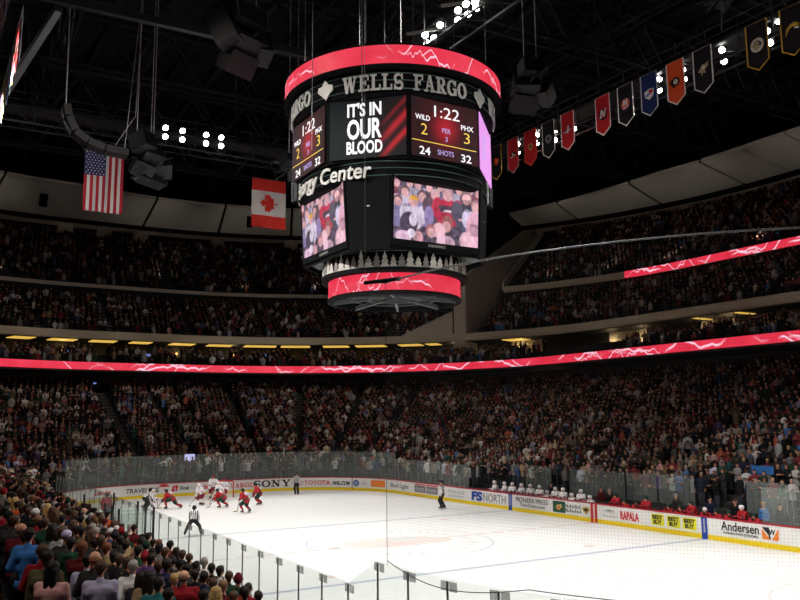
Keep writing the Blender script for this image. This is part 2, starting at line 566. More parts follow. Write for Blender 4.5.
def ice_material():
    m = bpy.data.materials.new('ice'); m.use_nodes = True
    nt = m.node_tree; b = nt.nodes['Principled BSDF']
    tc = nt.nodes.new('ShaderNodeTexCoord')
    nz = nt.nodes.new('ShaderNodeTexNoise'); nz.inputs['Scale'].default_value = .35; nz.inputs['Detail'].default_value = 6
    mp = nt.nodes.new('ShaderNodeMapping'); mp.inputs['Scale'].default_value = (1, 2.2, 1)
    nt.links.new(tc.outputs['Object'], mp.inputs[0]); nt.links.new(mp.outputs[0], nz.inputs['Vector'])
    mx = nt.nodes.new('ShaderNodeMix'); mx.data_type = 'RGBA'
    mx.inputs[6].default_value = (.74, .75, .755, 1); mx.inputs[7].default_value = (.82, .82, .815, 1)
    nt.links.new(nz.outputs['Fac'], mx.inputs[0]); nt.links.new(mx.outputs[2], b.inputs['Base Color'])
    b.inputs['Roughness'].default_value = .38; b.inputs['Specular IOR Level'].default_value = .25
    return m


M['ice'] = ice_material()
M['ice_red'] = mat('ice_red_paint', (.70, .58, .57), .4, var=.1)
M['ice_blue'] = mat('ice_blue_paint', (.42, .46, .57), .4, var=.1)
M['ice_faint'] = mat('ice_faint_paint', (.67, .62, .59), .4, var=.12)
M['ice_grey'] = mat('ice_grey_paint', (.60, .62, .63), .4, var=.1)

mb = MB()
ring = [at(s, 0, 0)[:2] for s in stations(-TOTAL / 2, TOTAL / 2 - .01, .4)]
mb.add([(x, y, 0) for x, y in ring], [tuple(range(len(ring)))[::-1]])
Zi = .004


def flat(poly, mi, z=Zi): mb.add([(x, y, z) for x, y in poly], [tuple(range(len(poly)))], mi)


def circ_ring(c, r, w, mi, n=64, a0=0, a1=360):
    for i in range(n):
        a = rad(a0 + (a1 - a0) * i / n); b_ = rad(a0 + (a1 - a0) * (i + 1) / n)
        flat([(c[0] + math.cos(t) * q, c[1] + math.sin(t) * q) for t, q in ((a, r - w / 2), (a, r + w / 2), (b_, r + w / 2), (b_, r - w / 2))], mi)


def disc(c, r, mi, n=24, sx=1, sy=1, z=Zi): flat([(c[0] + math.cos(2 * PI * i / n) * r * sx, c[1] + math.sin(2 * PI * i / n) * r * sy) for i in range(n)], mi, z)


for x in (-7.62, 7.62): flat([(x - .15, -12.9), (x + .15, -12.9), (x + .15, 12.9), (x - .15, 12.9)], 2)
for i in range(24):
    y = -12.9 + i * 25.8 / 24; flat([(-.15, y), (.15, y), (.15, y + .8), (-.15, y + .8)], 1)
for x in (-27.13, 27.13):
    flat([(x - .03, -11.3), (x + .03, -11.3), (x + .03, 11.3), (x - .03, 11.3)], 1)
    sg = -1 if x > 0 else 1
    circ_ring((x, 0), 1.83, .06, 1, 24, 90 if x > 0 else -90, 270 if x > 0 else 90)
circ_ring((0, 0), 4.57, .07, 2)
circ_ring((0, 12.9), 3.05, .06, 1, 32, 180, 360)
for x in (-21.03, 21.03):
    for y in (-6.71, 6.71): circ_ring((x, y), 4.57, .06, 1); disc((x, y), .3, 1)
for x in (-6.1, 6.1):
    for y in (-6.71, 6.71): disc((x, y), .3, 1)
# the home team's bear-shaped mark at centre ice, only faintly seen through the ice, and a ring of faint marks
for iz, (dx, dy, r, sx, sy, mi) in enumerate([(.2, .3, 1.9, .8, 1.35, 3), (-.3, -1.6, 1.1, .9, 1, 3), (.6, 1.9, .9, 1, 1, 3), (-.5, .4, .8, .7, 1.6, 1), (.7, -.6, .6, .8, 1.4, 4)]):
    disc((dx, dy), r, mi, sx=sx, sy=sy, z=Zi + .0008 + .0009 * iz)
for i in range(44):
    if i % 22 in (0, 1, 12): continue
    a0 = 2 * PI * i / 44
    flat([((3.3 + .55 * q * (.7 + .3 * ((i * 7) % 3) / 2)) * math.cos(a0 + t), (3.3 + .55 * q * (.7 + .3 * ((i * 7) % 3) / 2)) * math.sin(a0 + t)) for t, q in ((0, 0), (0, 1), (.055, 1), (.055, 0))], 4)
ice = mb.build('floor', [M['ice'], M['ice_red'], M['ice_blue'], M['ice_faint'], M['ice_grey']])
struct(ice, 'white ice sheet with pale blue, red and centre circle markings')

concourse = sweep([(0, -.03), (1.3, -.03)], -TOTAL / 2, TOTAL / 2, .8, name='floor_walkway', m=M['dark_concrete'])
struct(concourse)

# ---- seating terraces: stepped treads carried round the rink
ROWS_L = [(1.3 + .85 * k, .95 + .262 * k + .0019 * k * k) for k in range(26)]
prof = [(1.3, -.03)]
for d, z in ROWS_L: prof += [(d, z), (d + .85, z)]
prof += [(23.4, 8.75), (23.4, 10.95)]
struct(sweep(prof, -TOTAL / 2, TOTAL / 2, .9, name='terrace', m=M['dark_concrete']), 'dark stepped lower seating terrace around the rink')
# overhang, balcony front, club terrace
struct(sweep([(17.5, 10.8), (23.4, 10.8)], -TOTAL / 2, TOTAL / 2, .9, name='balcony_soffit', m=M['dark']))
ROWS_C = [(18.1 + .85 * k, 11.0 + .26 * k) for k in range(7)]
prof = [(17.62, 10.8), (17.62, 11.75), (17.9, 11.75), (17.9, 11.0)]
for d, z in ROWS_C: prof += [(d, z), (d + .85, z)]
prof += [(24.05, 12.9), (28.5, 12.9), (28.5, 14.7)]
struct(sweep(prof, -TOTAL / 2, TOTAL / 2, .9, name='club_terrace', m=M['dark_concrete']))
struct(sweep([(25.0, 14.7), (28.5, 14.7)], -TOTAL / 2, TOTAL / 2, .9, name='club_soffit', m=M['dark']))
# upper decks: the end stand and the side stand, a gap between them in the far corner
ROWS_U = [(25.9 + .85 * k, 15.0 + .5 * k) for k in range(12)]
ROWS_V = [(36.7 + .85 * k, 22.0 + .53 * k) for k in range(20)]
prof_u = [(25.3, 14.72), (25.3, 15.0)]
for d, z in ROWS_U: prof_u += [(d, z), (d + .85, z)]
prof_u += [(36.2, 20.6), (36.2, 21.7)]
prof_v = [(36.2, 21.7), (36.2, 22.0)]
for d, z in ROWS_V: prof_v += [(d, z), (d + .85, z)]
prof_v += [(54.0, 32.1), (54.0, 33.4)]
SU0, SU1, SV1, SR0, SR1 = -60., 12.55, 9.9, 13.05, 70.
struct(sweep(prof_u, SU0, SU1, .9, name='upper_terrace', m=M['dark_concrete']))
struct(sweep(prof_u, SR0, SR1, .9, name='upper_terrace', m=M['dark_concrete']))
struct(sweep(prof_v, SU0, SV1, .9, name='top_terrace', m=M['dark_concrete']))
struct(sweep(prof_v, SR0, SR1, .9, name='top_terrace', m=M['dark_concrete']))
# pale fascias
fas = [(25.0, 14.7), (24.9, 14.75), (24.9, 15.55), (25.0, 15.6), (25.3, 15.6), (25.3, 14.7)]
struct(sweep(fas, SU0, SU1 + .1, .5, closed=True, name='trim_1', m=M['beige'], endcaps=True), 'beige balcony fascia below the end upper stand')
struct(sweep(fas, SR0 - .1, SR1, .5, closed=True, name='trim_2', m=M['beige'], endcaps=True), 'beige balcony fascia below the side upper stand')
rail = [(36.0, 22.0), (36.0, 22.45), (36.12, 22.45), (36.12, 22.0)]
struct(sweep(rail, SU0, SV1, .6, closed=True, name='trim_3', m=M['beige_wall'], endcaps=True))
rail2 = [(36.0, 21.7), (36.0, 22.5), (36.15, 22.5), (36.15, 21.7)]
struct(sweep(rail2, SR0 + .1, SR1, .6, closed=True, name='trim_4', m=M['beige'], endcaps=True))


def radial_wall(name, s, poly, th, m):
    b = MB(); bx, by, nx, ny = st(s); tx, ty = -ny, nx
    b.prism(poly, lambda d, z, w: (bx + nx * d + tx * w, by + ny * d + ty * w, z), -th / 2, th / 2)
    return struct(b.build(name, m, fix=True))


radial_wall('wall_corner', 12.95, [(24.95, 14.0), (55, 14.0), (55, 34.0), (48, 32.4), (25.2, 22.3), (24.95, 22.0)], .35, M['beige_wall'])
# pilaster where the two stands meet and the low sloping panel beside it
b = MB()
bx, by, nx, ny = st(12.8); tx, ty = -ny, nx
b.prism([(-.65, 14.0), (.65, 14.0), (.65, 21.8), (-.65, 21.8)], lambda u, z, w: (bx + nx * (24.85 + w) + tx * u, by + ny * (24.85 + w) + ty * u, z), 0, .7)
struct(b.build('column', M['beige_wall'], fix=True), 'tall beige pilaster between the two upper stands')
sweep_pts = [at(10.9, 25.25, 15.55), at(12.55, 25.25, 15.55), at(12.55, 25.25, 18.3)]
b = MB(); b.add([Vector(p) for p in sweep_pts] + [Vector(p) + Vector((nx, ny, 0)) * .25 for p in sweep_pts], [(0, 1, 2), (5, 4, 3), (0, 3, 4, 1), (1, 4, 5, 2), (2, 5, 3, 0)])
struct(b.build('trim_5', M['beige_wall'], fix=True))
# parapet up the end of the side stand
radial_wall('wall_parapet', 13.12, [(36.2, 22.0), (54, 32.8), (54, 33.9), (36.2, 23.1)], .2, M['beige_wall'])

# aisle stairs, paler than the treads
def aisle(name, s, rows, w=1.15):
    b = MB()
    for (d, z) in rows:
        bx, by, nx, ny = st(s); tx, ty = -ny, nx
        for dd, zz in ((d + .02, z + .03), (d + .44, z + .16)):
            c = (bx + nx * (dd + .2), by + ny * (dd + .2), zz - .02)
            b.box(c, (.4, w, .12), Matrix.Rotation(math.atan2(ny, nx), 3, 'Z'))
    return struct(b.build(name, M['stair'] if rows is not ROWS_LA else M['concrete']))


AIS_L = [-4.35, .2, 2.9, 5.6, 7.9, 9.9, 11.8, 14.5, 17.6, 21.0, 27.5, 34.0, 40.5, 47.0, 53.5, -7.6, -10.6, -13.6, -17, -20.5]
AIS_U = [-7.7, -5.88, -3.08, 4.79, 6.75, 8.73, 10.6, 14.6, 16.1, 17.7, 22, 28, 34.5, 41]
ROWS_LA = ROWS_L[2:]
for s in AIS_L: aisle('aisle_stairs', s, ROWS_LA, .8)
for s in AIS_U:
    if not SU1 < s < SR0: aisle('aisle_stairs', s, ROWS_U[:9])
    if s < SV1 - .4 or s > SR0 + .4: aisle('aisle_stairs', s, ROWS_V)

# ---- pale acoustic panels under the roof edge, beam, back wall, roof
M['seam'] = M['black']


def soffit(name, S, inner, outer, mats):
    b = MB(); n = len(S)
    vs = []
    for s in S:
        di, zi = inner(s); do, zo = outer(s)
        vs += [at(s, di, zi), at(s, do, zo), at(s, do, zo + .35), at(s, di, zi + .35)]
    fs = []
    for i in range(n - 1):
        for j in range(4): fs.append((i * 4 + j, i * 4 + (j + 1) % 4, (i + 1) * 4 + (j + 1) % 4, (i + 1) * 4 + j))
    fs += [(0, 1, 2, 3), (4 * n - 4, 4 * n - 1, 4 * n - 2, 4 * n - 3)]
    b.add(vs, fs)
    return b.build(name, mats, fix=True)


def sof_in_left(s):
    k = max(0., min(1., (s + 9) / 18))
    return 43.0, 36.6 - .9 * k


def sof_in_right(s):
    k = min(1., max(0., (s - 12.4) / 4.))
    return 46.5 - 3.5 * k ** .6, 34.2 + 1.1 * k


outer = lambda s: (51.6, 34.0)
seamsL = [-30, -27, -24, -20, -16, -12.5, -9.2, -7.6, -5.9, -4.2, 0.6, 4.6, 6.15, 7.7, 9.25]
seamsR = [12.75, 13.95, 15.7, 17.35, 20.5, 25.8, 31.5, 37.5, 43.5, 49.5, 55]
k = 0
for seams, inn in ((seamsL, sof_in_left), (seamsR, sof_in_right)):
    for a, c in zip(seams, seams[1:]):
        g = .028 if abs((a + c) / 2) < 19 else .07
        struct(soffit('soffit_panel', stations(a + g, c - g, .35), inn, outer, M['soffit']))
# lower pale lip behind the dark beam
for a, c in ((-45, 10.5), (12.75, 58)):
    struct(sweep([(51.7, 33.55), (51.7, 34.1), (52.5, 34.1), (52.5, 33.55)], a, c, .5, closed=True, name='roof_edge_beam', m=M['black'], endcaps=True))
    struct(sweep([(52.6, 33.8), (54.2, 33.2), (54.2, 34.2), (52.6, 34.2)], a, c, .5, closed=True, name='trim_6', m=M['beige_wall'], endcaps=True))
for a, c in ((-45, 10.5), (12.75, 58)):
    pass
struct(sweep([(55.5, -.03), (55.5, 44)], -TOTAL / 2, TOTAL / 2, 1.2, name='wall_outer', m=M['dark']))
b = MB(); ring = [at(s, 56, 43.0) for s in stations(-TOTAL / 2, TOTAL / 2 - .01, 1.)]
b.add(ring, [tuple(range(len(ring)))])
struct(b.build('ceiling', M['roof']), 'dark roof deck high over the arena')
# dark box columns at the back of the top rows, as in the doorways seen there
for s in [-7.4, -5.75, -4.45, 0.6, 4.6, 6.15, 7.7]:
    b = MB(); bx, by, nx, ny = st(s)
    b.box((bx + nx * 53.3, by + ny * 53.3, 32.75), (1.0, 2.0, 1.5), Matrix.Rotation(math.atan2(ny, nx), 3, 'Z'))
    struct(b.build('column', M['beige_wall']))

for a, c in ((16.9, 18.7), (25.3, 28.9), (14.0, 14.9), (33, 37)):
    struct(sweep([(28.42, 12.9), (28.42, 14.68)], a, c, .5, name='wall_club', m=M['beige_wall']))

# ---- roof trusses
def truss(name, a, c, depth=3.0, width=1.2, n=12, r=.11, m='steel'):
    b = MB(); a = Vector(a); c = Vector(c); d = (c - a).normalized(); sidev = d.cross(Vector((0, 0, 1))).normalized()
    for o in (-1, 1):
        b.bar(a + sidev * o * width / 2, c + sidev * o * width / 2, r * 2)
        b.bar(a + sidev * o * width / 2 + Vector((0, 0, depth)), c + sidev * o * width / 2 + Vector((0, 0, depth)), r * 2)
        for i in range(n):
            p = a.lerp(c, i / n); q = a.lerp(c, (i + 1) / n); mid = (p + q) / 2
            b.bar(p + sidev * o * width / 2, mid + sidev * o * width / 2 + Vector((0, 0, depth)), r * 1.3)
            b.bar(mid + sidev * o * width / 2 + Vector((0, 0, depth)), q + sidev * o * width / 2, r * 1.3)
    for i in range(n + 1):
        p = a.lerp(c, i / n); b.bar(p - sidev * width / 2, p + sidev * width / 2, r)
    return struct(b.build(name, M[m]))


for x in (-24, -12, 0, 12, 24, 36, 48, 60): truss('roof_truss', (x, -64, 36.4), (x, 64, 36.4), 4.5, 1.4, 22, .14)
for y in (-42, -28, -12, 12, 28): truss('roof_truss', (-60, y, 38.2), (72, y, 38.2), 2.6, 1.0, 26, .1)
b = MB()
for y in np.arange(-60, 61, 4.0): b.bar((-60, y, 42.2), (76, y, 42.2), .35, .5)
struct(b.build('roof_purlin', M['steel']))


# ---- catwalks hung under the roof
def catwalk(name, a, c, w=1.5, label=None):
    b = MB(); a = Vector(a); c = Vector(c); d = (c - a).normalized(); sv = d.cross(Vector((0, 0, 1))).normalized(); L = (c - a).length
    for o in (-1, 1):
        for h, r in ((0, .16), (.55, .06), (1.1, .07), (-1.1, .12)):
            b.bar(a + sv * o * w / 2 + Vector((0, 0, h)), c + sv * o * w / 2 + Vector((0, 0, h)), r)
        n = int(L / 2.2)
        for i in range(n + 1):
            p = a.lerp(c, i / n) + sv * o * w / 2
            b.bar(p + Vector((0, 0, -1.1)), p + Vector((0, 0, 1.1)), .07)
            if i < n: b.bar(p + Vector((0, 0, -1.1)), a.lerp(c, (i + 1) / n) + sv * o * w / 2, .06)
    b.bar(a - Vector((0, 0, .12)), c - Vector((0, 0, .12)), .05, w) if False else None
    q = [a - sv * w / 2, a + sv * w / 2, c + sv * w / 2, c - sv * w / 2]
    b.add(q + [p - Vector((0, 0, .1)) for p in q], [(0, 1, 2, 3), (7, 6, 5, 4), (0, 4, 5, 1), (1, 5, 6, 2), (2, 6, 7, 3), (3, 7, 4, 0)])
    n = int(L / 9)
    for i in range(n + 1):
        p = a.lerp(c, (i + .5) / (n + 1)); b.bar(p, p + Vector((0, 0, 36.5 - p.z)), .06)
    return struct(b.build(name, M['steel']), label)


catwalk('catwalk', (25.8, -19.6, 28.0), (25.8, 19.6, 28.0), label='steel catwalk across the far end under the roof')
catwalk('catwalk', (-34, -19.6, 28.0), (26, -19.6, 28.0), label='steel catwalk along the far side carrying the banners')
catwalk('catwalk', (-14, -5.2, 29.6), (24, -5.2, 29.6), label='steel catwalk over the scoreboard')
# pale roof beam and diagonal brace at the near side
b = MB(); b.bar((14.2, 17.5, 31.1), (13.3, -9, 31.1), .4, .5)
struct(b.build('roof_beam', M['steel']))
b = MB(); b.bar((22.4, 17.1, 27.9), (15.2, 15.0, 31.0), .42, .42)
struct(b.build('roof_brace', M['greysteel'], fix=True), 'pale diagonal steel brace rising to the roof beam')
catwalk('catwalk', (-20, 19.0, 28.0), (26, 19.0, 28.0), label='steel catwalk along the near side carrying banners')

# ================================================================== BOARDS, GLASS, ADVERTISING
def bpath(s0):
    """(u, v, w) on the ice-side face of the boards around path position s0: u to the right as seen from the ice, v up, w out over the ice"""
    return lambda u, v, w: at(s0 + u, -.012 - w, v)


def board_run(name, s0, s1, label, step=.45, cap='red_cap'):
    t = thing(name, label, 'rink boards', at((s0 + s1) / 2, 0, 0))
    inv = Matrix.Translation(Vector(t.location)).inverted()

    def child(nm, mb, m):
        o = mb.build(nm, m, fix=True); o.parent = t; o.matrix_parent_inverse = inv
        return o
    child('board_panel', sweep([(0, .24), (0, 1.04), (.09, 1.04), (.09, 0), (.0, 0)], s0, s1, step, closed=True, endcaps=True), M['white'])
    child('kick_plate', sweep([(-.012, .0), (-.012, .235), (.004, .235), (.004, .0)], s0, s1, step, closed=True, endcaps=True), M['yellow'])
    child('cap_rail', sweep([(-.03, 1.035), (-.03, 1.095), (.12, 1.095), (.12, 1.035)], s0, s1, step, closed=True, endcaps=True), M[cap])
    return t, child


bt_end, ch_end = board_run('dasher_board', -L1 - L2 * .62, L1 + L2 * .595, 'white end boards behind the goal with black and red advertising')
bt_cor, ch_cor = board_run('dasher_board', L1 + L2 * .595, L1 + L2 + 10.0, 'white boards curving round the far corner with an orange advert')
bt_bench, ch_bench = board_run('dasher_board', L1 + L2 + 10.0, L1 + L2 + L3, 'white boards in front of the team benches with yellow adverts')
bt_near, ch_near = board_run('dasher_board', -L1 - L2 - L3, -L1 - L2 * .62, 'white boards along the near side below the tall posts')
bt_ncor, ch_ncor = board_run('dasher_board', -L1 - 2 * L2 - L3, -L1 - L2 - L3, 'white boards curving round the near corner below the net')
bt_fcor, ch_fcor = board_run('dasher_board', L1 + L2 + L3, L1 + 2 * L2 + L3, 'white boards round the corner past the orange window advert')


def ad(ch, s0, fn, m, label=None):
    b = MB(); fn(b, bpath(s0)); o = ch('advertisement', b, m)
    if label: o['label'] = label


def rect(b, f, u0, u1, v0, v1, w0=.002, w1=.006, mi=0): b.prism([(u0, v0), (u1, v0), (u1, v1), (u0, v1)], f, w0, w1, mi)


def ell(b, f, u, v, ru, rv, w0=.002, w1=.006, mi=0, n=20, a0=0, a1=360):
    b.prism([(u + ru * math.cos(rad(a0 + (a1 - a0) * i / n)), v + rv * math.sin(rad(a0 + (a1 - a0) * i / n))) for i in range(n)], f, w0, w1, mi)


def txt(s, u, v, h, w=None, bold=.015, shear=0., thick=.008, mi=0):
    return lambda b, f: letters(b, s, f, u, v, h, w, thick, bold, shear, mi)


def scribble(b, f, u, v, h, w, mi=0, n=11):
    # print too small to be read in the photo: a line of short upright strokes
    for i in range(n):
        x = u - w / 2 + w * (i + .5) / n; k = .55 + .45 * ((i * 5) % 3) / 2
        rect(b, f, x - w / n * .3, x + w / n * .3, v, v + h * k, .002, .008, mi)


# far end, left to right
ad(ch_end, -8.6, lambda b, f: scribble(b, f, 0, .5, .28, 1.5, 0, 6), M['red_ink'])
ad(ch_end, -5.3, txt('TRAVELERS', 0, .44, .36, 2.6, .012), M['black_ink'])


def umbrella(b, f):
    b.prism([(-.42, .8)] + [(.42 * math.cos(rad(180 - i * 18)), .8 + .2 * math.sin(rad(180 - i * 18))) for i in range(1, 10)] + [(.42, .8)], f, .002, .008)
    rect(b, f, -.02, .02, .55, .8); rect(b, f, .02, .1, .55, .59)


ad(ch_end, -3.6, umbrella, M['red_ink'], 'red umbrella mark')


def swirl(b, f):
    for du, sh in ((-.14, 1), (.14, 1)):
        b.prism([(du - .10, .45), (du + .03, .4), (du + .16, .82), (du + .02, .88)], f, .002, .008)
    ell(b, f, -.12, .5, .14, .1, .003, .009); ell(b, f, .14, .78, .14, .1, .003, .009)


ad(ch_end, -2.75, swirl, M['red_ink'])
ad(ch_end, -1.5, lambda b, f: (letters(b, 'Xcel', f, -.5, .52, .27, .75, .008, .03, 0, 0), letters(b, 'Energy', f, .55, .52, .27, 1.05, .008, .0, 0, 1)), [M['black_ink'], M['pale_ink']])
ad(ch_end, 1.75, lambda b, f: slab_text(b, 'WELLS', f, -1.15, .45, .34, 2.1, .009) and slab_text(b, 'FARGO', f, 1.15, .45, .34, 2.1, .009), M['red_ink'])
ad(ch_end, 5.5, lambda b, f: slab_text(b, 'SONY', f, 0, .36, .56, 3.3, .01), M['black_ink'], 'large black slab lettering')


def toyota(b, f):
    for i in range(24):
        a0, a1 = 2 * PI * i / 24, 2 * PI * (i + 1) / 24
        for ru, rv, cu, cv in ((.3, .2, 0, .62), (.11, .19, 0, .62), (.2, .08, 0, .73)):
            b.prism([(cu + ru * math.cos(a) * q, cv + rv * math.sin(a) * q) for a, q in ((a0, .84), (a0, 1), (a1, 1), (a1, .84))], f, .002, .008)


ad(ch_end, 7.85, toyota, M['red_ink'])
ad(ch_cor if False else ch_end, 9.35, txt('TOYOTA', 0, .45, .36, 2.25, .02), M['red_ink'])
ad(ch_end, 11.45, txt('NHL.COM', 0, .45, .3, 1.55, .04, .12), M['black_ink'])
ad(ch_cor, 12.47, lambda b, f: rect(b, f, -.03, .03, .06, 1.03), M['black_ink'])


def att(b, f):
    ell(b, f, -.55, .62, .3, .27, .002, .007, 0)
    for k in range(4): rect(b, f, -.75, -.35, .45 + k * .1, .48 + k * .1, .006, .01, 2)
    letters(b, 'at&t', f, .2, .5, .28, .6, .008, .01, 0, 1)


ad(ch_cor, 13.4, att, [M['blue_ink'], M['pale_ink'], M['white']])
ad(ch_cor, 15.2, lambda b, f: (rect(b, f, -.85, .75, .38, .9, .002, .006, 0), letters(b, 'cingular', f, -.05, .54, .2, 1.2, .008, .01, 0, 1)), [M['orange_ink'], M['red_ink']])
ad(ch_cor, 18.0, txt('Bud Light', 0, .48, .34, 2.7, .01, .25), M['grey_ink'])


def pond(b, f):
    for o in (-.85, .85):
        rect(b, f, o - .78, o + .78, .34, .84, .002, .006, 0); letters(b, 'FOOD', f, o, .44, .26, 1.25, .009, .035, 0, 1)
        rect(b, f, o - .78, o + .78, .88, .96, .002, .006, 2)


ad(ch_cor, 21.9, pond, [M['grey_ink'], M['pale_ink'], M['red_ink']])
ad(ch_cor, 25.9, lambda b, f: (scribble(b, f, 0, .62, .22, 2.2), scribble(b, f, 0, .38, .13, 2.0, 0, 16)), M['pale_ink'])
def slab_like(b, s, f, u, v, h, w): letters(b, s, f, u, v, h, w, .008, .0, 0, 0)
# along the benches
ad(ch_bench, 29.0, lambda b, f: letters(b, 'FS', f, -.55, .36, .56, 1.25, .01, .05, .1, 0), M['blue_ink'])
ad(ch_bench, 30.45, txt('NORTH', 0, .36, .54, 2.45, -.005, 0), M['grey_ink'], 'grey lettering beside the blue letters')


def stripe(c1):
    def fn(b, f):
        rect(b, f, -.17, .17, .0, 1.04, .004, .016, 0)
        for k in range(6): rect(b, f, -.05, .05, .32 + k * .11, .4 + k * .11, .014, .019, 1)
    return fn


ad(ch_bench, 32.15, stripe(0), [M['blue_ink'], M['pale_ink']], 'blue stripe across the boards at the far blue line')
ad(ch_bench, 39.8, lambda b, f: [rect(b, f, o - .09, o + .09, .0, 1.04, .004, .016, 0) for o in (-.16, .16)], M['red_ink'], 'red double stripe at the centre line')
ad(ch_bench, 47.4, stripe(0), [M['blue_ink'], M['pale_ink']], 'blue stripe across the boards at the near blue line')
ad(ch_bench, 34.3, lambda b, f: (slab_like(b, 'PIONEER PRESS', f, 0, .62, .3, 3.1), letters(b, 'TwinCities.com', f, .05, .36, .2, 2.4, .008, .0, 0, 0)), M['black_ink'])



def bear(b, f):
    rect(b, f, -.55, .55, .3, .96, .002, .006, 0)
    b.prism([(-.3, .6), (-.1, .78), (.2, .76), (.32, .62), (.12, .54), (.06, .44), (-.14, .46)], f, .005, .01, 1)
    b.prism([(-.1, .6), (.05, .68), (.1, .64), (.02, .56)], f, .009, .013, 2); ell(b, f, .16, .75, .05, .04, .009, .014, 3)


ad(ch_bench, 36.85, bear, [M['green_ink'], M['gold_ink'], M['red_ink'], M['white']], 'dark green square with a gold and red crest')
ad(ch_bench, 38.0, lambda b, f: (scribble(b, f, 0, .66, .2, 1.45), scribble(b, f, 0, .40, .2, 1.5)), M['grey_ink'])
ad(ch_bench, 39.15, lambda b, f: (b.prism([(-.34, .68), (-.2, .82), (.2, .82), (.34, .68), (0, .36)], f, .002, .007, 0), ell(b, f, 0, .65, .16, .09, .006, .01, 1)), [M['gold_ink'], M['black_ink']])


def swoosh(b, f):
    for k, (h, w) in enumerate(((.78, .5), (.72, .6), (.66, .5))):
        b.prism([(-w, h), (0, h + .07), (w, h), (0, h + .035)], f, .002, .007, 0)
    scribble(b, f, 0, .42, .13, 1.25, 1, 14)


ad(ch_bench, 41.0, swoosh, [M['grey_ink'], M['pale_ink']])
ad(ch_bench, 42.5, txt('RAPALA', 0, .4, .44, 1.35, .035), M['red_ink'], 'red block lettering')
for k, s_ in enumerate((44.45, 45.5, 46.5)):
    ad(ch_bench, s_, lambda b, f: (b.prism([(-.42, .36), (.36, .33), (.42, .36), (.42, .9), (.3, .93), (-.42, .9)], f, .002, .006, 0), letters(b, 'BEST', f, 0, .66, .2, .68, .009, .05, 0, 1), letters(b, 'BUY', f, 0, .41, .2, .56, .009, .05, 0, 1)),
       [M['lime_tag'], M['black_ink']], 'yellow tag with two black words, ' + ('beside the red lettering', 'middle of its three', 'nearest the blue stripe')[k])
ad(ch_bench, 49.4, lambda b, f: (letters(b, 'Andersen', f, 0, .56, .42, 2.05, .009, .012), letters(b, 'WINDOWS\u00b7DOORS', f, .02, .38, .11, 1.9, .008, .01)), M['black_ink'], 'black mixed-case lettering')


def aw(b, f):
    b.prism([(-.42, .38), (.42, .38), (.42, .92), (-.42, .92)], f, .002, .005, 2)
    b.prism([(-.42, .38), (.0, .38), (-.42, .86)], f, .004, .009, 0); b.prism([(.08, .38), (.42, .38), (.42, .92)], f, .004, .009, 0)
    b.prism([(-.42, .92), (-.05, .92), (-.1, .38), (.02, .38), (-.12, .62)], f, .004, .0085, 1)
    letters(b, 'W', f, .1, .62, .24, .34, .009, .03, 0, 1)


ad(ch_bench, 51.0, aw, [M['orange_ink'], M['black_ink'], M['white']], 'orange and black window mark')
M['plate'] = mat('bracket_plate', (.5, .51, .52), .5, .0)
_n = M['plate'].node_tree; _t = _n.nodes.new('ShaderNodeBsdfTransparent'); _x = _n.nodes.new('ShaderNodeMixShader'); _x.inputs[0].default_value = .5
_n.links.new(_t.outputs[0], _x.inputs[1]); _n.links.new(_n.nodes['Principled BSDF'].outputs[0], _x.inputs[2]); _n.links.new(_x.outputs[0], _n.nodes['Material Output'].inputs[0])
# ---- glass panes, each with its post
def pane(s, w, z1, d=.05, post=True, bracket=True, label='', group='glass panes round the rink', z1b=None, z0=1.08):
    x, y, _ = at(s, d, z0)
    t = thing('glass_barrier', label, 'glass pane', (x, y, z0), 0, group)
    inv = Matrix.Translation(Vector(t.location)).inverted()

    def ch(nm, b, m, par=t):
        o = b.build(nm, m, fix=True); o.parent = t; o.matrix_parent_inverse = inv
        return o
    zb = z1 if z1b is None else z1b
    b = MB()
    a0, a1 = s - w / 2 + .01, s + w / 2 - .01
    p = [at(a0, d, z0), at(a1, d, z0), at(a1, d, zb), at(a0, d, z1)]
    n = st(s)[2:4]; off = Vector((n[0], n[1], 0)) * .013
    b.add([Vector(q) for q in p] + [Vector(q) + off for q in p], [(0, 1, 2, 3), (7, 6, 5, 4), (0, 4, 5, 1), (1, 5, 6, 2), (2, 6, 7, 3), (3, 7, 4, 0)])
    ch('pane', b, M['glass'])
    if post:
        b = MB(); q = at(s + w / 2, d + .02, z0); b.box((q[0], q[1], (z0 + zb - .04) / 2), (.03, .026, zb - .04 - z0), Matrix.Rotation(math.atan2(n[1], n[0]), 3, 'Z'))
        ch('post', b, M['greysteel'])
    if bracket:
        b = MB()
        for o in (-.105, .105):
            q = at(s + w / 2 + o, d - .012, 0); b.box((q[0], q[1], zb - .12), (.012, .17, .16), Matrix.Rotation(math.atan2(n[1], n[0]), 3, 'Z'))
        ch('bracket', b, M['plate'])
    return t


# far end and its corners: tall panes
s0, s1 = -L1 - L2 * .62, L1 + L2 - .6
n = 16; w = (s1 - s0) / n
for i in range(n):
    pane(s0 + (i + .5) * w, w, 3.25, bracket=False, label='tall clear pane on the far end boards, %s from the near-side end' % ordw(i + 1), group='tall panes at the far end')
# far side before the benches
a, c = L1 + L2 - .6, 27.4
n = 6; w = (c - a) / n
for i in range(n):
    pane(a + (i + .5) * w, w, 2.72, bracket=False, label='lower clear pane on the far side boards, %s past the far corner' % ordw(i + 1), group='panes along the far side')
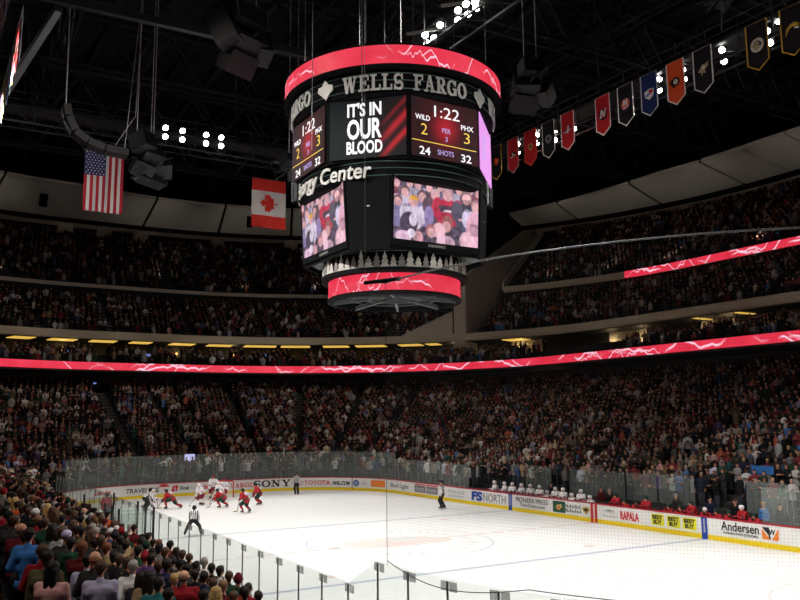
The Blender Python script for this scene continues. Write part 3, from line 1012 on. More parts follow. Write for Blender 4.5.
# panes behind the benches, and past them
for j, (sa, sb) in enumerate([(31.0, 33.6), (35.4, 37.7), (37.7, 40.0), (40.2, 42.4), (42.6, 45.0), (48.2, 50.4)]):
    pane((sa + sb) / 2, sb - sa, 2.75, d=2.27, bracket=False, z0=.75,
         label='clear pane standing behind the benches, %s counted from the blue letters' % ordw(j + 1), group='panes behind the benches')
a, c = 50.6, L1 + L2 + L3
n = 7; w = (c - a) / n
for i in range(n):
    pane(a + (i + .5) * w, w, 2.72, bracket=False, label='clear pane over the window advert boards, %s past the bench' % ordw(i + 1), group='panes past the benches')
# near side, seen closest: posts every 1.24 m, brackets at the top
S_STEP = L1 + L2 + (CX + 19.91)            # the stepped end, at x = -19.91
xs = [-19.91 + 1.242 * k for k in range(0, 33)]
for i, (xa, xb) in enumerate(zip(xs, xs[1:])):
    if xb > 21.5: break
    sa, sb = -(L1 + L2 + CX - xa), -(L1 + L2 + CX - xb)
    # the path runs the other way on this side: the post belongs at the end nearer the camera
    pane((sa + sb) / 2, abs(sb - sa), 2.715, label='low clear pane of the near side glass, %s from the stepped end' % ordw(i + 1), group='low panes along the near side', bracket=True)
# the step and the tall panes round the near corner
SN = L1 + L2 + CX
pane(-(SN + 20.53), 1.24, 3.31, z1b=2.715, label='pane with a sloping top where the near glass steps up', group='tall panes round the near corner')
tall = [-(SN + 21.15) - 1.1 * k for k in range(0, 12)]
for i, (sa, sb) in enumerate(zip(tall, tall[1:])):
    pane((sa + sb) / 2, abs(sb - sa), 3.31, label='tall clear pane curving round the near corner, %s past the step' % ordw(i + 1), group='tall panes round the near corner')

# dividers of the penalty boxes on the near side
for i, (x, nm) in enumerate(((-4.4, 'nearest'), (-3.2, 'middle'), (-1.9, 'farthest'), (2.6, 'fourth'))):
    t = thing('glass_divider', 'dark framed glass divider of the penalty boxes by the near glass, %s one' % nm, 'glass divider', (x, 13.7, 1.1), 0, 'penalty box dividers')
    b = MB(); b.box((0, 0, .8), (.014, 1.3, 1.6)); b.build('pane', M['glass'], t)
    for y in (-.62, .62): b = MB(); b.box((0, y, .62), (.07, .07, 2.3)); b.build('post', M['dark'], t)

# ---- protective net above the near corner glass
b = MB()
ss = [-(SN + 21.5) - .05 * k for k in range(0, 310)]
z0, z1 = 3.33, 8.65
tw = .0007
for s in ss:
    x, y, nx, ny = st(s); x += nx * .06; y += ny * .06; tx, ty = -ny * tw, nx * tw
    b.add([(x - tx, y - ty, z0), (x + tx, y + ty, z0), (x + tx, y + ty, z1), (x - tx, y - ty, z1)], [(0, 1, 2, 3)])
zz = np.arange(z0, z1, .05)
pts = [at(s, .06, 0) for s in ss[::6] + [ss[-1]]]
for z in zz:
    b.add([(p[0], p[1], z - tw) for p in pts] + [(p[0], p[1], z + tw) for p in pts], [(i, i + 1, len(pts) + i + 1, len(pts) + i) for i in range(len(pts) - 1)])
net = thing('safety_net', 'fine grey safety net hanging above the near corner glass', 'safety net', (pts[0][0], pts[0][1], 3.3))
inv = Matrix.Translation(Vector(net.location)).inverted()


def netch(nm, bb, m, smooth=False):
    o = bb.build(nm, m, smooth=smooth); o.parent = net; o.matrix_parent_inverse = inv
    return o


netch('netting', b, M['net'])
b = MB(); b.tube([at(s, .06, 3.36 - (.22 * math.sin(min(1, k / 14) * PI) if k < 14 else 0)) for k, s in enumerate(ss[::5])], .008, 6); netch('bottom_rope', b, M['steel'])
b = MB(); b.tube([(pts[0][0], pts[0][1], z0 - .05), (pts[0][0], pts[0][1], z1)], .006, 6); netch('edge_rope', b, M['steel'])
b = MB(); b.tube([(-21.0, 13.12, 8.72)] + [at(s, .06, z1) for s in ss[::8]], .016, 6); netch('top_cable', b, M['cable'])
b = MB(); b.tube([(-20.9, 13.14, 8.73), (-22.0, 12.98, 8.66)], .04, 8); netch('spreader_bar', b, M['black'])
b = MB()
for q in ((-20.9, 13.14, 8.73),): b.tube([q, (q[0], q[1], 36)], .004, 5)
netch('hanger_wire', b, M['cable'])

# ---- goal at the far end
g = thing('hockey_goal', 'red framed hockey goal with white netting in the far crease', 'hockey goal', (27.13, 0, 0))
inv = Matrix.Translation(Vector(g.location)).inverted()
for nm, fn, m in (('goal_frame', lambda b: b.tube([(0, -.94, 0), (0, -.94, 1.2), (0, -.9, 1.24), (0, .9, 1.24), (0, .94, 1.2), (0, .94, 0)], .045, 8), 'red_ink'),
                  ('back_frame', lambda b: (b.tube([(0, -.94, .05), (.6, -.95, .05), (1.0, -.6, .05), (1.0, .6, .05), (.6, .95, .05), (0, .94, .05)], .035, 8), b.tube([(0, -.9, 1.24), (.5, -.6, 1.2), (.5, .6, 1.2), (0, .9, 1.24)], .025, 8)), 'white')):
    b = MB(); fn(b); b.build(nm, M[m], g, True)
b = MB()
for i in range(25):
    y = -.92 + i * 1.84 / 24; b.tube([(.5 * min(1, (1 - abs(y)) * 3), y * .7, 1.2), (1.0, y * .95, .05)], .006, 4, caps=False)
for k in range(9):
    f_ = k / 9; b.tube([(.05, -.93, 1.2 - 1.1 * f_), (.5 + .5 * f_, -.62, 1.2 - 1.15 * f_), (.5 + .5 * f_, .62, 1.2 - 1.15 * f_), (.05, .93, 1.2 - 1.1 * f_)], .006, 4, caps=False)
for sy in (-1, 1):
    for k in range(6): b.tube([(.1 + k * .08, sy * .92, 1.2), (.1 + k * .15, sy * .94, .05)], .006, 4, caps=False)
b.build('goal_net', M['white'], g)

# ================================================================== LED RIBBONS, LIGHT PANELS
o = sweep([(17.5, 10.98), (17.5, 11.7)], -60, 60, .4, name='led_ribbon', m=M['led'], uv=True)
tag(o, 'long red LED ribbon with white lightning along the lower balcony front', 'LED display')
o = sweep([(35.86, 21.72), (35.86, 22.5)], 16.27, 60, .4, name='led_ribbon', m=M['led'], uv=True)
tag(o, 'shorter red LED ribbon high on the right upper stand front', 'LED display')
strips = [(-6.54, -6.0), (-5.59, -4.95), (-4.58, -2.44), (-.83, 1.37), (3.63, 4.87), (5.26, 5.93), (6.3, 7.21), (7.35, 8.19), (8.57, 9.32), (9.53, 10.41), (10.82, 11.48), (11.65, 12.01), (14.03, 14.63), (26.66, 27.0), (31.01, 31.4)]
wherestrip = ['at the left edge of the end stand', 'second from the left', 'third from the left', 'fourth from the left', 'fifth from the left', 'sixth from the left', 'seventh from the left',
              'left of the scoreboard bottom', 'directly below the red scoreboard ring', 'just right under the scoreboard ring', 'eleventh along the end', 'short one beside the beige pilaster', 'alone right of the pilaster', 'middle of the side stand', 'farthest along the side stand']
for (a, c), wh in zip(strips, wherestrip):
    b = sweep([(25.6, 14.62), (27.9, 14.62), (27.9, 14.68), (25.6, 14.68)], a, c, .4, closed=True, endcaps=True)
    tag(b.build('ceiling_light', M['warm_strip'], fix=True), 'glowing yellow ceiling panel under the beige fascia, ' + wh, 'ceiling light', 'yellow light panels under the fascia')
for k, (s, z, d) in enumerate([(-5.2, 13.9, 28.3), (4.5, 13.7, 28.3), (6.05, 13.7, 28.3), (12.35, 13.9, 28.3), (12.9, 13.9, 28.3), (14.3, 13.7, 28.3), (17.0, 13.6, 28.3), (18.4, 13.6, 28.3), (25.5, 13.6, 28.3), (28.6, 13.6, 28.3), (15.6, 9.6, 23.2), (16.3, 9.6, 23.2)]):
    x, y, nx, ny = st(s); b = MB(); b.sphere((0, 0, 0), .11, 10, 6)
    t = thing('wall_lamp', 'small warm wall lamp glowing at the back of the club rows, %s from the left' % ordw(k + 1), 'wall lamp', (x + nx * d, y + ny * d, z), math.atan2(ny, nx), 'wall lamps behind the club rows')
    pl = bpy.data.lights.new('bulb_glow', 'POINT'); pl.energy = 25; pl.color = (1, .75, .4); pl.shadow_soft_size = .12
    po = bpy.data.objects.new('bulb_glow', pl); COL.objects.link(po); po.parent = t; po.location = (-.3, 0, 0)
    b.build('bulb', M['warm_bulb'], t, True); b = MB(); b.box((.1, 0, -.1), (.22, .1, .28)); b.build('bracket', M['gold_ink'], t)
for k, (s, z, d, w) in enumerate([(-5.0, 13.6, 28.2, .8), (1.5, 13.4, 28.2, .6), (6.9, 13.7, 28.2, .7), (-4.6, 9.9, 23.1, .35), (7.2, 9.9, 23.1, .35), (32, 9.9, 23.1, .6)]):
    x, y, nx, ny = st(s)
    t = thing('television', 'small bluish television glowing in the dark under the balcony, %s from the left' % ordw(k + 1), 'television', (x + nx * d, y + ny * d, z), math.atan2(ny, nx) + PI, 'televisions in the suites')
    b = MB(); b.box((0, 0, 0), (.08, w, w * .56)); b.build('frame', M['black'], t)
    b = MB(); b.box((.05, 0, 0), (.02, w * .9, w * .48)); b.build('screen', M['tv'], t)
# bright white-violet sign above the far end glass
t = thing('television', 'white glowing sign above the far end glass behind the goal line', 'television', at(-.75, 3.0, 2.85), PI)
b = MB(); b.box((0, 0, 0), (.08, .95, .66)); b.build('frame', M['black'], t)
b = MB(); b.box((.05, 0, 0), (.02, .86, .62)); b.build('screen', emis('white_sign', srgb(205, 200, 255), 1.0), t)

# ================================================================== SCOREBOARD over centre ice
SBX, SBY = .08, .14
sb = thing('scoreboard', 'huge black hanging centre scoreboard with red LED rings and video screens', 'scoreboard', (SBX, SBY, 11.7))
sbi = Matrix.Translation((0, 0, -11.7))   # parts are laid out about the board's own axis


def sbc(name, mb, m, smooth=False, parent=None, label=None, uv=None):
    o = mb.build(name, m, smooth=smooth)
    if uv is not None:
        me = o.data; ul = me.uv_layers.new(name='UVMap'); r, z0, z1 = uv
        for lp in me.loops:
            v = me.vertices[lp.vertex_index].co
            a = math.atan2(v.y, v.x) % (2 * PI)
            ul.data[lp.index].uv = (a * r, (v.z - z0) / (z1 - z0))
        for p in me.polygons:
            us = [ul.data[i].uv[0] for i in p.loop_indices]
            if max(us) - min(us) > PI * r:
                for i in p.loop_indices:
                    if ul.data[i].uv[0] < PI * r: ul.data[i].uv[0] += 2 * PI * r
    o.parent = parent or sb; o.matrix_parent_inverse = sbi
    if label: o['label'] = label
    return o


b = MB(); b.lathe([(5.68, 22.22), (5.68, 23.12)], 96); sbc('led_ring', b, M['led_board'], True, label='wide red LED ring with white lightning', uv=(5.68, 22.22, 23.12))
b = MB(); b.lathe([(5.1, 23.2), (5.72, 23.2), (5.72, 23.13), (5.64, 23.12), (5.64, 22.22), (5.72, 22.2), (5.72, 22.14), (5.15, 22.10)], 96); sbc('ring_frame', b, M['black'])
b = MB(); b.lathe([(5.1, 23.2), (3.2, 23.9), (.01, 23.9)], 64); b.lathe([(5.2, 22.15), (5.2, 21.0), (5.1, 20.9), (.01, 20.9)], 96); sbc('upper_drum', b, M['black'], False)
b = MB()
for z in (21.95, 21.6, 21.2):
    b.lathe([(5.24, z - .025), (5.28, z), (5.24, z + .025), (5.20, z)], 96)
sbc('tube_rail', b, M['tube'], True)


def cyl(r, a0):  # around angle a0 on a drum of radius r, u to the right as seen from outside
    return lambda u, v, w: ((r + w) * math.cos(a0 + u / r), (r + w) * math.sin(a0 + u / r), v)


for q in range(4):
    a0 = rad(157.5 + 90 * q)
    b = MB(); slab_text(b, 'WELLS', cyl(5.3, a0), -1.68, 21.08, .78, 3.0, .06); sbc('sign_lettering', b, M['letter'], label='first word of the pale slab lettering on the upper drum')
    b = MB(); slab_text(b, 'FARGO', cyl(5.3, a0), 1.68, 21.08, .78, 2.9, .06); sbc('sign_lettering', b, M['letter'], label='second word of the pale slab lettering on the upper drum')
    b = MB(); f = cyl(5.3, a0 + rad(45))
    pts = [(-.48, 21.9), (-.42, 22.12), (-.2, 22.14), (0, 22.42), (.2, 22.16), (.42, 22.1), (.46, 21.86), (.24, 21.7), (.04, 21.42), (-.2, 21.66)]
    b.prism([(x, y - .42) for x, y in pts], f, .01, .07)
    sbc('diamond_badge', b, M['letter'])


def octa(ap_main, ap_ch, z):
    """square with cut corners: apothem of main faces and of the corner faces"""
    t22 = ap_ch * math.sqrt(2) - ap_main
    return [(ap_main, -t22), (ap_main, t22), (t22, ap_main), (-t22, ap_main), (-ap_main, t22), (-ap_main, -t22), (-t22, -ap_main), (t22, -ap_main)]


def loft(levels, name, m, parent=None):
    b = MB(); n = 8
    vs = [(x, y, z) for am, ac, z in levels for x, y in octa(am, ac, z)]
    fs = [(j * n + i, j * n + (i + 1) % n, (j + 1) * n + (i + 1) % n, (j + 1) * n + i) for j in range(len(levels) - 1) for i in range(n)]
    fs += [tuple(range(n))[::-1], tuple((len(levels) - 1) * n + i for i in range(n))]
    b.add(vs, fs); o = sbc(name, b, m)
    return o


ZS0, ZS1 = 17.9, 20.95
loft([(4.8, 4.8, ZS0), (4.84, 4.84, ZS1)], 'score_housing', M['black'])


def face(ap, deg):
    a = rad(deg); n = (math.cos(a), math.sin(a)); r = (-n[1], n[0])  # right as seen from outside looking in
    return lambda u, v, w: (n[0] * (ap + w) + r[0] * u * .96, n[1] * (ap + w) + r[1] * u * .96, 18.0 + (v - 18.05) * .925)


def facefn(ap0, z0, ap1, z1, deg):
    a = rad(deg); n = (math.cos(a), math.sin(a)); r = (-n[1], n[0])

    def f(u, v, w):
        ap = ap0 + (ap1 - ap0) * (v - z0) / (z1 - z0) + w
        return (n[0] * ap + r[0] * u, n[1] * ap + r[1] * u, v)
    return f


E = {'white': emis('led_white', (1, .97, 1), 1.0), 'amber': emis('led_amber', srgb(255, 215, 95), .95), 'lilac': emis('led_lilac', srgb(190, 170, 235), .9),
     'glow': emis('led_red_glow', srgb(176, 16, 32), .9), 'purple': emis('led_purple', srgb(226, 150, 232), 1.0), 'streak': emis('led_red_streak', srgb(200, 22, 45), .9)}


def score_back():
    m = bpy.data.materials.new('led_dark_red'); m.use_nodes = True
    nt = m.node_tree; b = nt.nodes['Principled BSDF']
    b.inputs['Base Color'].default_value = (.02, .01, .01, 1)
    tc = nt.nodes.new('ShaderNodeTexCoord'); nz = nt.nodes.new('ShaderNodeTexNoise'); nz.inputs['Scale'].default_value = .9
    nt.links.new(tc.outputs['Object'], nz.inputs['Vector'])
    cr_ = nt.nodes.new('ShaderNodeValToRGB')
    cr_.color_ramp.elements[0].position = .35; cr_.color_ramp.elements[0].color = (*srgb(26, 8, 10), 1)
    cr_.color_ramp.elements[1].position = .7; cr_.color_ramp.elements[1].color = (*srgb(110, 12, 24), 1)
    nt.links.new(nz.outputs['Fac'], cr_.inputs[0]); nt.links.new(cr_.outputs[0], b.inputs['Emission Color']); b.inputs['Emission Strength'].default_value = .8
    return m


E['back'] = score_back()


def paint_panel(f, u0, u1, v0, v1, fn, name, label=None, nx=44, ny=34, w=.05):
    """a lit panel whose picture is fn(u, v) -> linear colour"""
    vs = [f(u0 + (u1 - u0) * i / nx, v1 + (v0 - v1) * j / ny, w) for j in range(ny + 1) for i in range(nx + 1)]
    fs = [(j * (nx + 1) + i, (j + 1) * (nx + 1) + i, (j + 1) * (nx + 1) + i + 1, j * (nx + 1) + i + 1) for j in range(ny) for i in range(nx)]
    b = MB(); b.add(vs, fs); o = sbc(name, b, M['video'], label=label)
    ca = o.data.color_attributes.new('Col', 'FLOAT_COLOR', 'CORNER')
    c = np.ones((ny * nx, 4, 4))
    for j in range(ny):
        for i in range(nx): c[j * nx + i, :, :3] = fn(u0 + (u1 - u0) * (i + .5) / nx, v1 + (v0 - v1) * (j + .5) / ny)
    ca.data.foreach_set('color', c.ravel())
    return o


def glow_pic(u, v):
    k = math.exp(-((u - .02) ** 2 / .42 + (v - 19.75) ** 2 / .52)); q = .5 + .5 * mnoise.noise(Vector((u * 1.3, v * 1.3, 4)))
    k2 = k * 1.0 + .10 * q
    return (.42 * k2 + .006, .006 + .006 * k, .008 + .016 * k)


def streak_pic(u, v):
    t = (u - .9) * .72 - (v - 19.1) * .7       # across the streaks
    k = 0.
    for c_, w_, a_ in ((.0, .16, .9), (.62, .13, 1.), (-.55, .10, .35)): k += a_ * math.exp(-((t - c_) / w_) ** 2)
    k *= min(1, max(0, (u - .45) / .8)); q = .5 + .5 * mnoise.noise(Vector((u, v, 9)))
    return (.50 * k + .02 * q * (.4 + .3 * u), .012 * k + .004, .02 * k + .005)


def score_face(deg):
    f0 = face(4.84, deg)
    paint_panel(f0, -1.98, 1.98, 18.05, 21.15, glow_pic, 'score_panel', 'lit scoreboard face with game clock and scores')
    f = face(4.9, deg)
    for nm, s_, u, v, h, w, m, bo in (('clock_digits', '1:22', .1, 20.28, .62, 1.5, 'white', 0), ('team_lettering', 'WILD', -1.33, 19.98, .28, .84, 'white', .01), ('team_lettering', 'PHX', 1.32, 19.86, .28, .76, 'white', .01),
                                      ('shots_digits', '24', -1.22, 18.18, .42, .62, 'white', .01), ('shots_digits', '32', 1.22, 18.14, .42, .62, 'white', .01), ('goal_digit', '2', -1.25, 19.22, .6, .36, 'amber', -.01), ('goal_digit', '3', 1.28, 19.16, .6, .36, 'amber', -.01),
                                      ('period_lettering', 'PER', .05, 19.5, .26, .5, 'lilac', 0), ('period_digit', '3', .05, 19.06, .26, .15, 'lilac', 0), ('shots_lettering', 'SHOTS', 0, 18.3, .28, .95, 'lilac', 0)):
        b = MB(); letters(b, s_, f, u, v, h, w, .01, bo); sbc(nm, b, E[m])
    b = MB(); b.prism([(-1.95, 18.86), (1.85, 18.82), (1.85, 18.86), (-1.95, 18.90)], f, .0, .006); sbc('divider_line', b, E['amber'])


for dg in (180, 90, 0, 270): score_face(dg)
for dg in (135, 315):
    paint_panel(face(4.84, dg), -1.9, 1.98, 18.05, 21.15, streak_pic, 'message_panel', 'dark lit panel with red streaks')
    f = face(4.9, dg)
    for s_, v_, h_, w_ in (("IT'S IN", 20.28, .68, 1.74), ('OUR', 19.1, 1.02, 1.76), ('BLOOD', 18.32, .64, 1.82)):
        b = MB(); letters(b, s_, f, -.12, v_, h_, w_, .01, .03); sbc('message_lettering', b, E['white'], label='heavy white block lettering')
for dg in (225, 45):
    f0 = face(4.84, dg); b = MB(); b.prism([(-1.98, 18.05), (1.98, 18.05), (1.98, 21.15), (-1.98, 21.15)], f0, 0, .05); sbc('message_panel', b, E['purple'], label='bright lilac panel')
    f = face(4.9, dg); b = MB(); b.prism([(-1.2, 18.7), (-.9, 18.7), (-.2, 20.4), (-.6, 20.4)], f, 0, .006); sbc('streak_mark', b, E['lilac'])

# round middle section with tube rails and sign
b = MB(); b.lathe([(4.86, 17.92), (4.82, 17.9), (4.78, 17.85), (4.78, 17.05), (4.6, 16.9), (.01, 16.9)], 96); sbc('middle_drum', b, M['black'])
b = MB()
for k, z in enumerate((17.82, 17.5, 17.16)):
    b.lathe([(4.82, z - .025), (4.86, z), (4.82, z + .025), (4.78, z)], 96)
sbc('tube_rail', b, M['tube'], True)
for dg in (90, 270):
    b = MB(); f = cyl(4.87, rad(dg)); letters(b, 'Xcel Energy Center', f, .02, 17.06, .78, 7.95, .07, .012, .12); sbc('sign_lettering', b, M['letter'], label='pale slanted mixed-case lettering round the middle drum')
for q in range(8):
    a = rad(22.5 + 45 * q); b = MB(); b.lathe([(.34, -.5), (.34, .5)], 12); b.lathe([(.2, -.45), (.2, .45)], 10)
    for i in range(10): th = 2 * PI * i / 10; b.tube([(.34 * math.cos(th), .34 * math.sin(th), -.5), (.34 * math.cos(th), .34 * math.sin(th), .5)], .03, 5)
    b.v = [(x + 4.95 * math.cos(a), y + 4.95 * math.sin(a), z + 17.5) for x, y, z in b.v]
    if q % 2 == 1 and q not in (3,): sbc('light_cage', b, M['steel'])

# video box, tapering downwards
ZV0, ZV1 = 13.72, 17.22
LV = [(3.82, 4.46, 14.02), (3.82, 4.46, ZV0), (3.9, 4.55, ZV0), (4.1, 4.74, ZV1)]
loft(LV, 'video_housing', M['black'])
loft([(3.8, 4.44, 13.97), (3.8, 4.44, 14.01)], 'video_underside', M['greysteel'])


def paint_video(nx=150, ny=88):
    """what the screen was showing: applauding fans seen close up"""
    im = np.zeros((ny, nx, 3)); yy, xx = np.mgrid[0:ny, 0:nx]
    X = xx / nx; Y = 1 - yy / ny          # Y up
    r = np.random.default_rng(3)
    im[:] = np.array([.13, .10, .14])
    im += .05 * np.sin(X * 40 + 3 * np.sin(Y * 22))[..., None] * np.array([1, .8, 1.1])

    def el(cx, cy, rx, ry, c, soft=.25):
        d = ((X - cx) / rx) ** 2 + ((Y - cy) / ry) ** 2
        a = np.clip((1 - d) / soft, 0, 1)[..., None]
        im[:] = im * (1 - a) + np.array(c) * a

    def fan(cx, cy, s, top, hair, skin=(.86, .52, .48), trim=None):
        el(cx, cy - .26 * s, .13 * s, .22 * s, top); el(cx - .1 * s, cy - .2 * s, .06 * s, .16 * s, top); el(cx + .1 * s, cy - .2 * s, .06 * s, .16 * s, top)
        el(cx, cy + .02 * s, .06 * s, .1 * s, hair); el(cx, cy - .01 * s, .05 * s, .085 * s, skin)
        if trim: el(cx, cy - .25 * s, .05 * s, .06 * s, trim)
    for i in range(9): fan(.04 + i * .12 + r.uniform(-.02, .02), .93 + r.uniform(-.03, .03), .8, [(.3, .1, .13), (.2, .18, .25), (.5, .48, .55), (.12, .1, .13)][i % 4], (.15, .1, .1))
    fan(.12, .78, .95, (.75, .7, .8), (.2, .12, .1)); fan(.04, .62, .9, (.3, .28, .45), (.2, .12, .1)); fan(.32, .74, 1.05, (.36, .30, .52), (.16, .1, .1))
    fan(.22, .64, 1.0, (.82, .78, .84), (.9, .5, .08), trim=(.1, .07, .1)); el(.22, .7, .055, .035, (.95, .55, .1))
    fan(.47, .80, .95, (.15, .1, .12), (.75, .55, .5)); fan(.62, .84, 1.2, (.62, .05, .1), (.55, .4, .4), trim=(.8, .75, .8)); el(.62, .62, .13, .04, (.12, .06, .09)); el(.62, .5, .1, .05, (.55, .05, .1))
    el(.55, .6, .035, .06, (.1, .08, .1)); el(.69, .62, .035, .06, (.1, .08, .1))
    fan(.85, .82, 1.2, (.13, .12, .16), (.3, .2, .2), trim=(.3, .35, .6)); el(.8, .45, .05, .03, (.8, .5, .48)); el(.9, .3, .12, .25, (.12, .12, .18))
    fan(.97, .7, 1.1, (.75, .72, .85), (.5, .3, .3), trim=(.2, .3, .8))
    el(.17, .28, .11, .2, (.09, .07, .1)); el(.22, .35, .05, .12, (.85, .8, .86)); el(.4, .44, .06, .18, (.36, .30, .52))
    el(.62, .36, .07, .14, (.42, .16, .14)); el(.61, .3, .05, .1, (.84, .48, .46)); el(.52, .22, .085, .14, (.95, .62, .62)); el(.42, .2, .06, .12, (.45, .2, .18)); el(.43, .17, .045, .09, (.9, .55, .52))
    el(.95, .3, .11, .34, (.88, .52, .60)); el(.86, .1, .1, .17, (.98, .66, .68)); el(.6, .03, .12, .13, (.97, .68, .74)); el(.11, .06, .1, .1, (.86, .62, .72)); el(.28, .06, .06, .12, (.8, .45, .46)); el(.2, .12, .05, .08, (.95, .9, .95))
    tex = np.zeros((ny, nx))
    for k_, a_ in ((5, .5), (11, .35), (24, .25)):
        gx = r.normal(0, 1, (k_, k_ * 2)); tex += a_ * gx[(yy * k_ // ny).astype(int), (xx * k_ * 2 // nx).astype(int)]
    im *= np.clip(.80 + .22 * tex, .3, 1.25)[..., None]
    im += r.normal(0, .02, im.shape)
    im *= np.array([1.0, .9, 1.04])
    return np.clip(im, .01, 1)


VID = paint_video()


def video_mesh(f, u0, u1, v0, v1):
    ny, nx = VID.shape[:2]
    vs = [f(u0 + (u1 - u0) * i / nx, v1 + (v0 - v1) * j / ny, .075) for j in range(ny + 1) for i in range(nx + 1)]
    fs = [(j * (nx + 1) + i, (j + 1) * (nx + 1) + i, (j + 1) * (nx + 1) + i + 1, j * (nx + 1) + i + 1) for j in range(ny) for i in range(nx)]
    b = MB(); b.add(vs, fs); o = sbc('video_screen', b, M['video'], label='bright video picture of applauding fans')
    ca = o.data.color_attributes.new('Col', 'FLOAT_COLOR', 'CORNER')
    a = np.ones((ny * nx, 4, 4)); a[:, :, :3] = VID.reshape(-1, 1, 3)
    ca.data.foreach_set('color', a.ravel())
    return o


for dg in (180, 90, 0, 270):
    f = facefn(3.9, ZV0, 4.1, ZV1, dg)
    b = MB()
    for u0, u1, v0, v1 in ((-2.52, 2.52, 17.08, 17.2), (-2.52, 2.52, 13.9, 14.2), (-2.52, -2.4, 14.2, 17.08), (2.4, 2.52, 14.2, 17.08)):
        b.prism([(u0, v0), (u1, v0), (u1, v1), (u0, v1)], f, 0, .09)
    sbc('screen_bezel', b, M['black'])
    video_mesh(f, -2.4, 2.4, 14.2, 17.08)
    b = MB(); letters(b, 'DAKTRONICS', f, 0, 13.98, .12, .95, .1, .01); sbc('maker_lettering', b, M['silver'])
for dg in (135, 225, 45, 315):
    b = MB(); f = face(4.66, dg); b.prism([(-.07, 15.6), (.07, 15.6), (.07, 15.66), (-.07, 15.66)], f, 0, .05); sbc('small_lamp', b, M['silver'])

# ring of metal pines on a dark disc, lower LED ring, open bottom
b = MB(); b.lathe([(3.3, 14.0), (3.3, 13.05), (3.74, 13.05), (3.74, 12.86), (3.4, 12.84), (3.3, 12.9), (3.3, 12.0), (3.42, 11.96), (3.42, 11.82), (3.15, 11.78), (3.1, 11.9), (3.1, 13.2)], 96); sbc('lower_drum', b, M['black'])
b = MB(); b.lathe([(3.38, 12.0), (3.38, 12.83)], 96); sbc('led_ring', b, M['led_board'], True, label='narrow red LED ring at the bottom', uv=(3.38, 12.0, 12.83))
b = MB(); b.lathe([(3.6, 13.82), (3.63, 13.84), (3.6, 13.86), (3.57, 13.84)], 96); sbc('tube_rail', b, M['tube'], True)
NP = 58
for i in range(NP):
    a = 2 * PI * i / NP; h = (.62, .8, .72, .55, .92, .66)[(i * 5) % 6]; w_ = .2 + .05 * ((i * 3) % 4) / 3
    f = cyl(3.66, a); b = MB()
    lf = [(-w_, 0), (-.45 * w_, .3 * h), (-.8 * w_, .3 * h), (-.3 * w_, .58 * h), (-.58 * w_, .58 * h), (-.16 * w_, .8 * h)]
    pl = lf + [(0, h)] + [(-x, y) for x, y in lf[::-1]]
    b.prism([(x, 13.05 + y) for x, y in pl], f, 0 + .012 * (i % 2), .03 + .012 * (i % 2))
    sbc('pine_cutout', b, M['pine_light'] if i % 3 != 1 else M['pine_dark'], label=None)
b = MB()
for i in range(8):
    a = 2 * PI * i / 8 + .2; b.bar((3.15 * math.cos(a), 3.15 * math.sin(a), 11.9), (.5 * math.cos(a), .5 * math.sin(a), 12.15), .12, .22)
    a2 = a + 2 * PI / 8
    for r_ in (1.4, 2.3): b.bar((r_ * math.cos(a), r_ * math.sin(a), 12.0), (r_ * math.cos(a2), r_ * math.sin(a2), 12.0), .06)
b.lathe([(.55, 11.9), (.55, 12.8), (.01, 12.8)], 16)
sbc('bottom_frame', b, M['greysteel'])
b = MB()
for i in range(4):
    a = rad(45 + 90 * i); b.tube([(5.0 * math.cos(a), 5.0 * math.sin(a), 23.6), (5.0 * math.cos(a), 5.0 * math.sin(a), 36.6)], .03, 6)
    b.tube([(1.8 * math.cos(a + .5), 1.8 * math.sin(a + .5), 24.2), (1.8 * math.cos(a + .5), 1.8 * math.sin(a + .5), 36.6)], .03, 6)
for p in ((-1.9, 5.55), (-4.2, 4.1), (2.1, -5.5)):
    b.tube([(p[0], p[1], 18.5), (p[0], p[1], 36.6)], .018, 5)
sbc('hoist_cable', b, M['cable'])

# ================================================================== FLAGS
def cloth(t, name, w, h, mats, pick, nx=26, ny=40, amp=.06, th=.01):
    """a hanging cloth in the y-z plane: pick(u, v) -> material index, u right as seen from -x, v from the top"""
    b = MB(); vs = []
    for j in range(ny + 1):
        for i in range(nx + 1):
            u = i / nx; v = j / ny
            x = amp * v * math.sin(u * 9 + v * 2) + .4 * amp * math.sin(u * 23)
            vs.append((x, w / 2 - u * w, -v * h))
    fs = [(j * (nx + 1) + i, j * (nx + 1) + i + 1, (j + 1) * (nx + 1) + i + 1, (j + 1) * (nx + 1) + i) for j in range(ny) for i in range(nx)]
    b.add(vs, fs); b.mi = [pick((i + .5) / nx, (j + .5) / ny) for j in range(ny) for i in range(nx)]
    o = b.build(name, mats, t, True)
    sm = o.modifiers.new('thick', 'SOLIDIFY'); sm.thickness = th
    return o


M['flag_red'] = mat('flag_red', srgb(178, 34, 52), .8, var=.05); M['flag_white'] = mat('flag_white', (.66, .63, .62), .8, var=.03); M['flag_blue'] = mat('flag_blue', srgb(44, 52, 100), .8, var=.05)
M['maple_red'] = mat('maple_red', srgb(214, 52, 44), .8, var=.04)
us = thing('national_flag', 'American flag hung vertically from the end catwalk', 'flag', (25.6, 10.05, 25.75))


def uspick(u, v):
    if u < 7 / 13 and v < .40: return 2
    return 0 if int(u * 13) % 2 == 0 else 1


